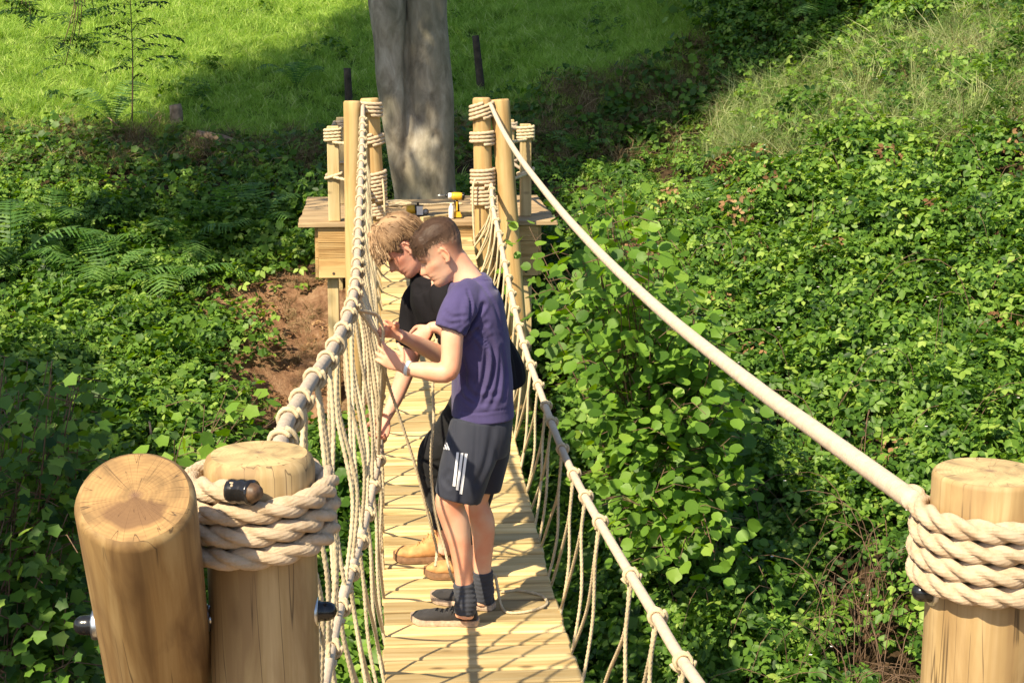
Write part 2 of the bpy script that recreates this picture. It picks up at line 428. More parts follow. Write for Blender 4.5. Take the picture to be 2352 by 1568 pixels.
M['green_stem'] = plain('green_stem', (0.07, 0.12, 0.03), 0.6)
M['petal'] = plain('white_petal', (0.75, 0.74, 0.68), 0.6)

# ------------------------------------------------------------------ terrain
_YL = [-60, -3, 0, 2.5, 4, 8, 10, 12, 13.4, 14.6, 16, 17.4, 20, 27, 40, 120]
_ZL = [2, -.3, -1.3, -2.6, -3.2, -2.75, -2.25, -1.6, -1.3, -1.1, -.75, -.1, .45, 1.9, 4.8, 26]
_YM = [-60, -3, 0, 2.5, 4, 8, 12, 13.7, 14.5, 15.7, 17, 20, 27, 40, 120]
_ZM = [2, -.3, -1.3, -2.8, -3.7, -3.4, -2.3, -1.75, -1.25, -.65, -.15, .45, 1.9, 4.8, 26]
_YR = [-60, -3, 0, 2.5, 4, 8, 9, 11.5, 14, 16, 18.2, 19.6, 22, 27, 40, 120]
_ZR = [2, -.3, -1.3, -2.6, -3.1, -2.7, -2.4, -1.6, -.8, -.35, 0, .95, 1.2, 1.9, 4.6, 26]
def _ss(a, b, x):
    t = np.clip((x - a) / (b - a), 0, 1); return t * t * (3 - 2 * t)
_ph = rng.random((24, 3)) * 6.28
_dr = rng.normal(size=(24, 2))
def lump(x, y, scale, k0=0, n=8):
    s = 0
    for i in range(k0, k0 + n):
        d = _dr[i] / np.linalg.norm(_dr[i])
        f = (0.6 + 1.3 * (i - k0) / n) / scale
        s = s + np.sin((x * d[0] + y * d[1]) * f * 6.28 + _ph[i, 0] + 1.3 * np.sin((x * d[1] - y * d[0]) * f * 4 + _ph[i, 1]))
    return s / n
def ground(x, y):
    x = np.asarray(x, float); y = np.asarray(y, float)
    zl, zm, zr = np.interp(y, _YL, _ZL), np.interp(y, _YM, _ZM), np.interp(y, _YR, _ZR)
    zr = zr + 0.45 * np.clip(x - 2.5, 0, 7) * _ss(3, 9, y) * (1 - 0.5 * _ss(19, 27, y))
    zl = zl + 0.06 * np.clip(-2 - x, 0, 9)
    a, b = _ss(-1.9, -1.0, x), _ss(0.9, 1.9, x)
    z = zl * (1 - a) + zm * a * (1 - b) + zr * b
    far = 1 + 2.0 * _ss(30, 60, y)
    return z + 0.10 * far * lump(x, y, 2.3) + 0.035 * lump(x, y, 0.6, 8) + 0.022 * lump(x, y, 0.21, 16) + 0.015 * lump(x, y, .13, 2)

xs = np.concatenate([np.linspace(-60, -9, 26), np.linspace(-8.7, 10.7, 195), np.linspace(11, 70, 30)])
yv = np.concatenate([np.linspace(-50, -1, 26), np.linspace(-.5, 3.5, 9), np.linspace(4, 30, 262), np.linspace(30.8, 118, 60)])
XX, YY = np.meshgrid(xs, yv)
ZZ = ground(XX, YY)
V = np.stack([XX, YY, ZZ], -1).reshape(-1, 3)
nx, ny = len(xs), len(yv)
i = np.arange(ny - 1)[:, None] * nx; j = np.arange(nx - 1)[None, :]
F = np.stack([i + j, i + j + 1, i + nx + j + 1, i + nx + j], -1).reshape(-1, 4)
me = mesh_np('ground', V, F)
# what the soil is: 0 leaf litter/soil, 1 bare red earth, 2 meadow turf
earth = np.zeros(len(V))
gx, gy = V[:, 0], V[:, 1]
bare = np.exp(-((gx + .90) / .85) ** 2 - ((gy - 13.6) / 2.1) ** 2) * 1.4 + .7 * np.exp(-((gx + 1.7) / .9) ** 2 - ((gy - 15.2) / 0.5) ** 2)
bare += np.exp(-((gx + 4.2) / 2.0) ** 2 - ((gy - 15.0) / 0.5) ** 2) * 1.0 + np.exp(-((gx - 2.2) / 1.0) ** 2 - ((gy - 16.6) / 0.8) ** 2) * .5
turf = _ss(18.2, 20.0, gy)
add_attr(me, 'bare', np.clip(bare, 0, 1)); add_attr(me, 'turf', turf)
m, t, p, o = new_mat('ground_soil')
n1 = N(t, 'ShaderNodeTexNoise', Scale=9.0, Detail=9.0, Roughness=0.68); t.links.new(coords(t, jitter=False), n1.inputs['Vector'])
soil = ramp(t, n1.outputs[0], [(0.3, (0.022, 0.015, 0.009)), (0.55, (0.06, 0.038, 0.020)), (0.75, (0.12, 0.075, 0.04))])
red = ramp(t, n1.outputs[0], [(0.28, (0.11, 0.055, 0.030)), (0.5, (0.25, 0.14, 0.08)), (0.72, (0.40, 0.26, 0.16))])
grs = ramp(t, n1.outputs[0], [(0.3, (0.05, 0.09, 0.018)), (0.6, (0.13, 0.20, 0.035)), (0.75, (0.20, 0.24, 0.07))])
ab = N(t, 'ShaderNodeAttribute', attribute_name='bare'); at_ = N(t, 'ShaderNodeAttribute', attribute_name='turf')
n3 = N(t, 'ShaderNodeTexNoise', Scale=3.0, Detail=5.0); t.links.new(coords(t, jitter=False), n3.inputs['Vector'])
mm = N(t, 'ShaderNodeMath', operation='MULTIPLY_ADD'); mm.inputs[1].default_value = 2.2; t.links.new(ab.outputs['Fac'], mm.inputs[0])
sb = N(t, 'ShaderNodeMath', operation='MULTIPLY_ADD'); sb.inputs[1].default_value = 1.4; sb.inputs[2].default_value = -1.3; t.links.new(n3.outputs[0], sb.inputs[0]); t.links.new(sb.outputs[0], mm.inputs[2]); mm.use_clamp = True
c = mixc(t, mm.outputs[0], soil, red)
c = mixc(t, at_.outputs['Fac'], c, grs)
t.links.new(c, p.inputs['Base Color']); p.inputs['Roughness'].default_value = 0.95; p.inputs['Specular IOR Level'].default_value = 0.15
bump(t, p, n1.outputs[0], 1.0, 0.06)
g = link('ground', me, m)
tag(g, kind='structure')

# ------------------------------------------------------------------ scattering machinery
def leaf_tpl(kind):
    """one leaf in the xy plane, base at origin, tip along +y, length 1"""
    if kind == 'round':
        V = [(0, 0, 0), (.34, .12, .05), (.50, .42, .06), (.42, .74, .04), (.12, .93, 0), (0, 1.04, -.05), (-.12, .93, 0), (-.42, .74, .04), (-.50, .42, .06), (-.34, .12, .05), (0, .5, -.04)]
        F = [(10, i, i + 1) for i in range(0, 9)] + [(10, 9, 0)]
    elif kind == 'ovate':
        V = [(0, 0, 0), (.33, .38, .06), (.22, .72, .03), (0, 1, -.08), (-.22, .72, .03), (-.33, .38, .06), (0, .45, -.03)]
        F = [(6, 0, 1), (6, 1, 2), (6, 2, 3), (6, 3, 4), (6, 4, 5), (6, 5, 0)]
    elif kind == 'lobed':
        V = [(0, 0, 0), (.42, .02, .03), (.42, .30, .05), (.56, .56, 0), (.34, .68, .03), (0, 1, -.06), (-.34, .68, .03), (-.56, .56, 0), (-.42, .30, .05), (-.42, .02, .03), (0, .38, -.04)]
        F = [(10, i, i + 1) for i in range(0, 9)] + [(10, 9, 0)]
    else:
        V = [(0, 0, 0), (.18, .45, .02), (0, 1, -.05), (-.18, .45, .02)]
        F = [(0, 1, 2), (0, 2, 3)]
    return np.array(V, float), np.array(F)
def leaf_cloud(name, P, D, Nn, S, tint, kind, mat=None):
    """P base points, D direction of the leaf, Nn its normal, S sizes"""
    tv, tf = leaf_tpl(kind)
    D = D / np.linalg.norm(D, axis=1)[:, None]
    X = np.cross(D, Nn); X /= np.maximum(np.linalg.norm(X, axis=1), 1e-6)[:, None]
    Z = np.cross(X, D)
    V = P[:, None, :] + S[:, None, None] * (tv[None, :, 0, None] * X[:, None, :] + tv[None, :, 1, None] * D[:, None, :] + tv[None, :, 2, None] * Z[:, None, :])
    F = tf[None] + (np.arange(len(P)) * len(tv))[:, None, None]
    me = mesh_np(name, V.reshape(-1, 3), F.reshape(-1, 3))
    add_attr(me, 'tint', np.repeat(tint, len(tv)))
    if mat: me.materials.append(mat)
    return me
def rand_dirs(n, up=0.5, r=rng):
    d = r.normal(size=(n, 3)); d[:, 2] = d[:, 2] * 0.4 + up * 0.3
    return d / np.linalg.norm(d, axis=1)[:, None]
def up_normals(n, spread=0.55, r=rng, lean=(0, 0, 1)):
    v = np.array(lean)[None, :] + r.normal(size=(n, 3)) * spread
    return v / np.linalg.norm(v, axis=1)[:, None]

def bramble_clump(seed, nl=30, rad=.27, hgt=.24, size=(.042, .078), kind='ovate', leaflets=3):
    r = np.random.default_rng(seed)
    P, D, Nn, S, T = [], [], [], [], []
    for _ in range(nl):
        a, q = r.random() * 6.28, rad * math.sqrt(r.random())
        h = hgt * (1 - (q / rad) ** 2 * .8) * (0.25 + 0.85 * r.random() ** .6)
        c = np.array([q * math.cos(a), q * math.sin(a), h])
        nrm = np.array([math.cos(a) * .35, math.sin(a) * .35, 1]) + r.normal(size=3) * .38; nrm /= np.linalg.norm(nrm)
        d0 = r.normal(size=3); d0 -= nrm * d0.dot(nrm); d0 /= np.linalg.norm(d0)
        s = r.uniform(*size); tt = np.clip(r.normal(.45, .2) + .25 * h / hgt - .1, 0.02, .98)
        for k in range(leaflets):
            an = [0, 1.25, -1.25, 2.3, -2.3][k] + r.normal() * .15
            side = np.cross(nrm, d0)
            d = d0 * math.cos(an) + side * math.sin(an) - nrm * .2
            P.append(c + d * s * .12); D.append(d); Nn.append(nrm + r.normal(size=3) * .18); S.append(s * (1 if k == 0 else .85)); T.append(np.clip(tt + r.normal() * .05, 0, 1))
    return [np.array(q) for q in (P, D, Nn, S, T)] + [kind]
def tuft_mesh(name, seed, n, h, rad, width, mat, lean=.5, droop=.35, wind=(0.0, 0.0)):
    r = np.random.default_rng(seed)
    V, F, T = [], [], []
    for _ in range(n):
        a, q = r.random() * 6.28, rad * math.sqrt(r.random())
        b = np.array([q * math.cos(a), q * math.sin(a), -.02])
        L = h * r.uniform(.5, 1.1); az = r.random() * 6.28; le = lean * r.random()
        dr = np.array([math.cos(az) * le + wind[0], math.sin(az) * le + wind[1], 1.0]); dr /= np.linalg.norm(dr)
        sd = np.cross(dr, [math.cos(az + 1), math.sin(az + 1), 0]); sd /= np.linalg.norm(sd)
        w = width * r.uniform(.6, 1.2); mid = b + dr * L * .55
        tip = b + dr * L + np.array([math.cos(az), math.sin(az), -.6]) * droop * L * r.random()
        i0 = len(V)
        V += [b - sd * w / 2, b + sd * w / 2, mid + sd * w * .4, mid - sd * w * .4, tip]
        F += [(i0, i0 + 1, i0 + 2), (i0, i0 + 2, i0 + 3), (i0 + 3, i0 + 2, i0 + 4)]
        T += [np.clip(r.normal(.5, .2), 0, 1)] * 5
    me = mesh_np(name, np.array(V), np.array(F))
    add_attr(me, 'tint', T); me.materials.append(mat)
    return me
_srcs = {}
def source(key, me, name, label):
    """a clump standing on the ground at a place of its own; the scattered mass repeats it"""
    o = bpy.data.objects.new(name, me); C.objects.link(o)
    tag(o, kind='stuff'); o['label'] = label
    _srcs[key] = o
    return o
def scatter(name, keys, P, rotz, tilt, scl, label):
    """one object of stuff: clumps instanced on points by geometry nodes; keys = source objects, split at random"""
    n = len(P); pick = rng.integers(0, len(keys), n)
    me = bpy.data.meshes.new(name)
    me.vertices.add(n); me.vertices.foreach_set('co', np.asarray(P, np.float32).ravel())
    a = me.attributes.new('rot', 'FLOAT_VECTOR', 'POINT'); a.data.foreach_set('vector', np.stack([tilt[:, 0], tilt[:, 1], rotz], -1).astype(np.float32).ravel())
    a = me.attributes.new('scl', 'FLOAT', 'POINT'); a.data.foreach_set('value', scl.astype(np.float32))
    a = me.attributes.new('pick', 'INT', 'POINT'); a.data.foreach_set('value', pick.astype(np.int32))
    o = bpy.data.objects.new(name, me); C.objects.link(o)
    ng = bpy.data.node_groups.new(name + '_scatter', 'GeometryNodeTree')
    ng.interface.new_socket('Geometry', in_out='INPUT', socket_type='NodeSocketGeometry')
    ng.interface.new_socket('Geometry', in_out='OUTPUT', socket_type='NodeSocketGeometry')
    gi, go = ng.nodes.new('NodeGroupInput'), ng.nodes.new('NodeGroupOutput')
    jn = ng.nodes.new('GeometryNodeJoinGeometry')
    def attr(nm, ty):
        q = ng.nodes.new('GeometryNodeInputNamedAttribute'); q.data_type = ty; q.inputs['Name'].default_value = nm
        return [s for s in q.outputs if s.name == 'Attribute' and s.enabled][0]
    for k, key in enumerate(keys):
        ip = ng.nodes.new('GeometryNodeInstanceOnPoints')
        ob = ng.nodes.new('GeometryNodeObjectInfo'); ob.inputs['Object'].default_value = _srcs[key]; ob.inputs['As Instance'].default_value = True
        cmp_ = ng.nodes.new('FunctionNodeCompare'); cmp_.data_type = 'INT'; cmp_.operation = 'EQUAL'
        ins = [s for s in cmp_.inputs if s.enabled]
        ng.links.new(attr('pick', 'INT'), ins[0]); ins[1].default_value = k
        ng.links.new(gi.outputs[0], ip.inputs['Points']); ng.links.new(cmp_.outputs[0], ip.inputs['Selection'])
        ng.links.new(ob.outputs['Geometry'], ip.inputs['Instance'])
        e2r = ng.nodes.new('FunctionNodeEulerToRotation'); ng.links.new(attr('rot', 'FLOAT_VECTOR'), e2r.inputs[0]); ng.links.new(e2r.outputs[0], ip.inputs['Rotation'])
        ng.links.new(attr('scl', 'FLOAT'), ip.inputs['Scale'])
        ng.links.new(ip.outputs[0], jn.inputs[0])
    ng.links.new(jn.outputs[0], go.inputs[0])
    md = o.modifiers.new('scatter', 'NODES'); md.node_group = ng
    o['label'] = label
    return tag(o, kind='stuff')
def in_view(P, mx=190, my=80):
    """keep what the picture could show, with a wide margin for a step to the side"""
    v = P - np.array(CAM)
    z = v @ np.array(_fw); x = 1176 + 3760 * (v @ np.array(_r)) / np.maximum(z, .1); y = 784 - 3760 * (v @ np.array(_up)) / np.maximum(z, .1)
    return (z > 1) & (x > -mx * 5) & (x < 2352 + mx * 5) & (y > -my * 5) & (y < 1568 + my * 5)

def clump_obj(key, parts, mat, name, label, loc):
    """parts: list of (arrays..., kind) merged into one mesh"""
    kinds = {}
    for pr in parts: kinds.setdefault(pr[5], []).append(pr)
    mes = []
    for kd, prs in kinds.items():
        A = [np.concatenate([q[i] for q in prs]) for i in range(5)]
        mes.append(leaf_cloud(name, *A, kd, mat))
    o = source(key, mes[0], name, label)
    o.location = loc
    return o
def gpt(x, y, dz=0.0): return (x, y, float(ground(x, y)) + dz)
for k in range(4):
    clump_obj('br%d' % k, [bramble_clump(20 + k)], M['leaf'], 'bramble_clump', 'green bramble clump growing in the thicket on the slope', gpt(2.4 + k * .5, 10.2 + .3 * k))
for k in range(2):
    clump_obj('iv%d' % k, [bramble_clump(40 + k, 30, .24, .18, (.05, .085), 'lobed', 1)], M['leaf'], 'ivy_clump', 'low ivy leaf clump on the bank', gpt(-2.4 - k * .5, 9.5 + .4 * k))
for k in range(2):
    clump_obj('nt%d' % k, [bramble_clump(50 + k, 30, .2, .3, (.035, .055), 'ovate', 5)], M['leaf'], 'herb_clump', 'bright herb clump among the ground cover', gpt(-3.0 - k * .4, 11.2))
clump_obj('dead', [bramble_clump(60, 16, .16, .16, (.045, .07), 'ovate', 2)], M['dead'], 'dead_leaf_clump', 'withered brown leaves among the brambles', gpt(3.4, 13.4, .3))
for k in range(3):
    o = source('gr%d' % k, tuft_mesh('grass_tuft', 70 + k, 46, .20, .16, .010, M['grass'], .7, .5, (.25, .0)), 'grass_tuft', 'green grass tuft in the meadow'); o.location = gpt(-2.2 + k * .6, 21.5)
for k in range(2):
    o = source('dry%d' % k, tuft_mesh('dry_grass_tuft', 80 + k, 40, .30, .14, .007, M['straw'], 1.1, 1.1), 'dry_grass_tuft', 'dry brown grass tuft on the cut bank'); o.location = gpt(2.6 + k * .6, 19.0)
o = source('pale', tuft_mesh('seeding_grass_tuft', 85, 60, .40, .18, .006, M['seed'], .9, .8, (.3, -.2)), 'seeding_grass_tuft', 'pale seeding grass tuft above the brambles'); o.location = gpt(5.6, 17.0)

def pts_in(n, x0, x1, y0, y1, dens=None):
    x = rng.uniform(x0, x1, n); y = rng.uniform(y0, y1, n)
    if dens is not None:
        k = rng.random(n) < dens(x, y); x, y = x[k], y[k]
    return x, y
def mound(x, y):                                                   # how high the thicket stands above the soil
    m_ = 0.24 + 0.34 * lump(x, y, 1.5, 4) + 0.22 * lump(x, y, .6, 12)
    return np.clip(m_, 0.0, .9)
def spread(name, keys, x, y, z, s, label, tilt=.35, full=False):
    P = np.stack([x, y, z], -1); k = in_view(P); P = P[k]; n = len(P)
    # follow the slope a little
    e = .15
    gxn = (ground(P[:, 0] + e, P[:, 1]) - ground(P[:, 0] - e, P[:, 1])) / (2 * e); gyn = (ground(P[:, 0], P[:, 1] + e) - ground(P[:, 0], P[:, 1] - e)) / (2 * e)
    rz = rng.random(n) * 6.28
    # tilt about world axes is folded into the euler before the z turn only roughly; random lean dominates
    tl = np.stack([rng.normal(size=n) * tilt + .30, rng.normal(size=n) * tilt], -1)
    sc_ = (s[k] if hasattr(s, '__len__') else np.full(n, s)) * rng.uniform(.8, 1.25, n)
    if not full: rz = rz * .5 - 1.57
    return scatter(name, keys, P, rz, tl, sc_, label)
# zones of the hillside, outlined as they are seen
def inpoly(px, py, poly):
    r_ = np.zeros(len(px), bool)
    for a in range(len(poly)):
        (x1, y1), (x2, y2) = poly[a], poly[a - 1]
        if y1 == y2: continue
        r_ ^= ((y1 > py) != (y2 > py)) & (px < (x2 - x1) * (py - y1) / (y2 - y1) + x1)
    return r_
def seen(x, y, dz=.2):
    P = np.stack([x, y, ground(x, y) + dz], -1) - np.array(CAM); z = P @ np.array(_fw)
    return 1176 + 3760 * (P @ np.array(_r)) / z, 784 - 3760 * (P @ np.array(_up)) / z
Z_PALE = [(1640, 330), (1700, 190), (1880, 150), (2080, 90), (2240, 40), (2600, 20), (2600, 300), (2300, 290), (2150, 340), (1900, 310), (1780, 400), (1690, 380)]
Z_TOP = [(1500, -200), (1560, 60), (1760, 180), (1900, 150), (2080, 90), (2240, 40), (2600, 20), (2600, -200)]
Z_TWIG = [(1880, 1230), (2010, 1250), (2060, 1400), (2080, 1600), (1860, 1600), (1900, 1400)]
Z_DEAD = [(1360, 640), (1700, 270), (1780, 300), (1790, 420), (1700, 560), (1790, 640), (1500, 700)]
# bramble thicket on the right
def d_right(x, y):
    d = _ss(.7, 1.3, x) * _ss(4.5, 6.5, y)
    edge = 15.4 + 0.55 * np.clip(x - 2.2, 0, 3) + .4 * lump(x, y, 1.7)
    px, py = seen(x, y)
    d = d * (1 - .55 * inpoly(px, py, Z_PALE)) * (1 - .8 * inpoly(px, py, Z_TWIG)) * np.where(x < 3.6, 1 - _ss(edge, edge + .5, y), 1)
    d = d * (1 - .75 * (lump(x, y, .95, 2) < -.33))
    return np.clip(d, 0, 1)
x, y = pts_in(9700, .8, 12.3, 5, 20.5, d_right)
h = mound(x, y) * rng.random(len(x)) ** .5
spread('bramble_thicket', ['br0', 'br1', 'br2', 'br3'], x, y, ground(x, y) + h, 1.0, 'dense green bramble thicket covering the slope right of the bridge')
x, y = pts_in(900, 1.0, 10, 6, 19, lambda x, y: d_right(x, y) * (lump(x, y, 2.1, 3) > .05))
spread('nettle_patch', ['nt0', 'nt1'], x, y, ground(x, y) + mound(x, y) * .9, 1.0, 'brighter nettle-like herbs standing out of the bramble thicket')
x, y = pts_in(3200, 1.6, 8, 9, 19, lambda x, y: d_right(x, y) * np.maximum(.5 * (lump(x, y, 1.1, 9) > .42) * (y < 15), .55 * inpoly(*seen(x, y), Z_DEAD) * (lump(x, y, .7, 5) > .05)))
spread('withered_leaves', ['dead'], x, y, ground(x, y) + mound(x, y) + .08, .85, 'orange-brown withered leaves caught in the bramble thicket', .8)
# shrubs on the far right at the top
x, y = pts_in(1500, 3.2, 9, 19.6, 25, lambda x, y: _ss(3.4, 4.6, x + .3 * lump(x, y, 1.2)))
spread('upper_thicket', ['br1', 'nt0', 'iv0'], x, y, ground(x, y) + .55 * rng.random(len(x)) * (1 + lump(x, y, 1.4)), 1.3, 'dark leafy thicket above the cut bank')
x, y = pts_in(9000, 2.5, 12, 14.0, 23, lambda x, y: 1.0 * inpoly(*seen(x, y), Z_PALE))
spread('seeding_grass', ['pale', 'pale', 'gr0', 'pale', 'dry1'], x, y, ground(x, y) + mound(x, y) * .5, 1.1, 'pale seeding grass leaning over the brambles at the top right')
# left slope
def d_left(x, y):
    bare_ = np.exp(-((x + .90) / .72) ** 2 - ((y - 13.6) / 2.0) ** 2) * 1.9 + np.exp(-((x + 1.6) / .8) ** 2 - ((y - 15.2) / .4) ** 2) * .9 + np.exp(-((x + 4.2) / 2.0) ** 2 - ((y - 15.0) / 0.4) ** 2) * .95
    d = (1 - _ss(-1.05, -.55, x)) * np.clip(1.1 - bare_, 0.0, 1) * (1 - _ss(16.6, 17.3, y + .3 * lump(x, y, 1.3)))
    return d
x, y = pts_in(8600, -11.5, -.5, 5, 17.2, d_left)
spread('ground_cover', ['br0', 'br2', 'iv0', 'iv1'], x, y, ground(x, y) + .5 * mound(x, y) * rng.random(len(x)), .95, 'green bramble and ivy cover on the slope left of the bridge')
x, y = pts_in(1300, -11.5, -.7, 7, 17.2, lambda x, y: d_left(x, y) * (lump(x, y, 1.9, 5) > .1))
spread('herb_patch', ['nt0', 'nt1'], x, y, ground(x, y) + mound(x, y) * .5, .9, 'bright green herbs dotted over the left slope')
x, y = pts_in(700, -2.6, -.2, 12.2, 16.4)
spread('bank_litter', ['dry1', 'dead', 'dry0'], x, y, ground(x, y) - .02, .5, 'dry roots, stalks and litter on the bare red earth', .9)
# under the bridge and near bank
x, y = pts_in(1500, -1.3, 1.4, 4, 13.2, lambda x, y: .8 + 0 * x)
spread('ravine_cover', ['iv0', 'br1'], x, y, ground(x, y) + .25 * rng.random(len(x)), 1.2, 'ivy and brambles in the dim ravine under the bridge')
# shelf and banks behind the platform
x, y = pts_in(1700, -7.5, 4.5, 15.8, 18.8, lambda x, y: .75 * (1 - np.exp(-((x + .1) / .6) ** 2 - ((y - 15.9) / .7) ** 2)))
spread('bank_herbs', ['iv0', 'nt1', 'br3', 'gr0'], x, y, ground(x, y), .75, 'shaded herbs and grass on the shelf behind the platform')
x, y = pts_in(3300, -10.5, 5.5, 16.9, 20.0, lambda x, y: np.where(x < 0, _ss(17.5, 18.1, y) * (1 - _ss(18.8, 19.6, y)) * .8 * (lump(x, y, 1.6, 7) > -.25), _ss(17.9, 18.4, y) * (1 - _ss(19.4, 20.0, y))))
spread('dry_grass', ['dry0', 'dry1', 'dry0', 'iv0'], x, y, ground(x, y) + .02, .9, 'dry brown grass and stalks hanging on the bank at the meadow edge')
# meadow
x, y = pts_in(40000, -15, 12, 18.4, 34, lambda x, y: _ss(18.4, 19.6, y + .4 * lump(x, y, 1.6)))
spread('meadow_grass', ['gr0', 'gr1', 'gr2'], x, y, ground(x, y), .62 + .03 * (y - 18), 'long grass of the meadow on the hillside', .25, True)
x, y = pts_in(2600, -9, 3, 19.5, 32, lambda x, y: (lump(x, y, 2.6, 1) > .28) * .8)
spread('meadow_weeds', ['iv0', 'nt1'], x, y, ground(x, y), .7, 'darker broad-leaved weeds in patches of the meadow', .3, True)
# white bramble flowers
nfl = 420
x, y = pts_in(nfl, 1.4, 9, 8, 17, d_right)
z = ground(x, y) + mound(x, y) + .22
P = np.stack([x, y, z], -1)
me = leaf_cloud('bramble_flowers', np.repeat(P, 5, 0), np.tile(np.array([[math.cos(a), math.sin(a), .25] for a in np.arange(5) * 1.2566]), (len(P), 1)), np.tile([0, -.3, 1.], (len(P) * 5, 1)), np.full(len(P) * 5, .012), np.full(len(P) * 5, .5), 'ovate')
o = link('bramble_flowers', me, M['petal'], smooth=False); tag(o, 'small white bramble flowers dotted over the thicket', kind='stuff')
# bare bramble stems
gs = Geo()
for _ in range(330):
    x0 = rnd.uniform(1.3, 7.5); y0 = rnd.uniform(7.5, 15.5)
    if _ > 200:
        q_ = at(rnd.gauss(1985, 60), rnd.gauss(1470, 110), Z=-1.9); x0, y0 = q_.x, q_.y
    z0 = float(ground(x0, y0)); a = rnd.uniform(0, 6.28); L = rnd.uniform(.25, .9)
    q = [(x0, y0, z0), (x0 + .25 * L * math.cos(a), y0 + .25 * L * math.sin(a), z0 + .75 * L), (x0 + .7 * L * math.cos(a), y0 + .7 * L * math.sin(a), z0 + .8 * L), (x0 + L * math.cos(a), y0 + L * math.sin(a), z0 + .45 * L)]
    Pp = smooth_path(q, .12); V, F = ring_tube(Pp, np.linspace(.0042, .0012, len(Pp)), 4); gs.add(V, F)
tag(link('bramble_stems', gs.mesh('bramble_stems'), M['twig']), 'arching brown bramble stems in the thicket', kind='stuff')

# ------------------------------------------------------------------ hazel shrub beside the bridge
def hazel(base, tips, name, label, lsize, seed, nleaf=26, kind='round', mat='hazel'):
    r = np.random.default_rng(seed)
    e = empty(name, base, label, 'shrub')
    b = np.array(base)
    P, D, Nn, S, T = [], [], [], [], []
    st = Geo()
    for tp in tips:
        tp = np.array(tp)
        mid = b * .45 + tp * .55 + np.array([0, 0, .25]) + r.normal(size=3) * .08
        Pp = smooth_path([b + r.normal(size=3) * [.12, .12, 0], mid, tp], .06)
        V, F = ring_tube(Pp, np.linspace(.010, .002, len(Pp)), 5); st.add(V, F)
        n = len(Pp)
        for _ in range(nleaf):
            i = int(n * (.30 + .69 * r.random() ** .7)); i = min(i, n - 1)
            ang = r.random() * 6.28
            off = np.array([math.cos(ang), math.sin(ang), 0]) * r.uniform(.04, .26) + [0, 0, r.normal() * .05]
            c = Pp[i] + off
            P.append(c); d = off / np.linalg.norm(off) + r.normal(size=3) * .3 - [0, 0, .35]; D.append(d)
            Nn.append(np.array([-.25, -.35, .9]) + r.normal(size=3) * .42); S.append(lsize * r.uniform(.7, 1.15)); T.append(np.clip(r.normal(.5, .25), 0, 1))
        for _ in range(5):
            i = r.integers(n // 3, n); a = r.random() * 6.28; q = Pp[i]
            V, F = ring_tube(smooth_path([q, q + np.array([math.cos(a) * .12, math.sin(a) * .12, .04]), q + np.array([math.cos(a) * .25, math.sin(a) * .25, .0])], .1), .0025, 4); st.add(V, F)
    link('stems', st.mesh('stems'), M['twig'], e)
    me = leaf_cloud('foliage', np.array(P), np.array(D), np.array(Nn), np.array(S), np.array(T), kind, M[mat])
    lo = link('foliage', me, None, e, smooth=False)
    lo['kind'] = 'stuff'
    return e
r_ = np.random.default_rng(5)
tips = []
# crown outline as seen: sprays at many heights between the bridge and the thicket
for _ in range(290):
    u = r_.random(); px = 1185 + 480 * u ** .85; py = r_.uniform(470 + 330 * max(0, (px - 1420) / 240) if px > 1420 else 640 - (px - 1185) * .75, 1440 - 160 * u) ; Y = r_.uniform(9.0, 11.2) if py < 1250 else r_.uniform(8.4, 9.6)
    p_ = at(px, py, Y=Y)
    if p_.x > 1.05 or (p_.x > .62 and p_.z > -0.2): tips.append(p_)
for px, py in ((1385, 425), (1400, 470), (1430, 455), (1330, 455), (1500, 500), (1530, 560), (1460, 520), (1350, 520), (1420, 540)):
    tips.append(at(px, py, Y=10.6))
for px, py in ((1215, 520), (1225, 590), (1265, 560), (1205, 640)):
    tips.append(at(px, py, Y=11.8))
hazel(gpt(1.55, 10.9), tips, 'hazel_bush', 'tall hazel bush with round bright leaves right beside the bridge', .088, 3, 30)
# leafy twigs rising over the left bank
hazel(gpt(-1.75, 10.4), [at(px, py, Y=Y) for px, py, Y in ((430, 960, 10.2), (470, 930, 10.4), (520, 900, 10.6), (400, 1010, 10.0), (560, 890, 10.8), (620, 930, 10.9), (640, 960, 10.8), (590, 980, 10.6), (600, 900, 10.9))],
      'maple_seedling', 'bright maple seedlings on the left slope beside the red earth', .10, 9, 12, 'lobed')
hazel(gpt(-2.3, 7.2), [at(rnd.uniform(-60, 190), rnd.uniform(820, 1560), Y=rnd.uniform(6.6, 7.8)) for _ in range(110)],
      'maple_shrub', 'dark shaded maple shrub at the bottom left corner', .062, 12, 60, 'lobed', 'leaf')

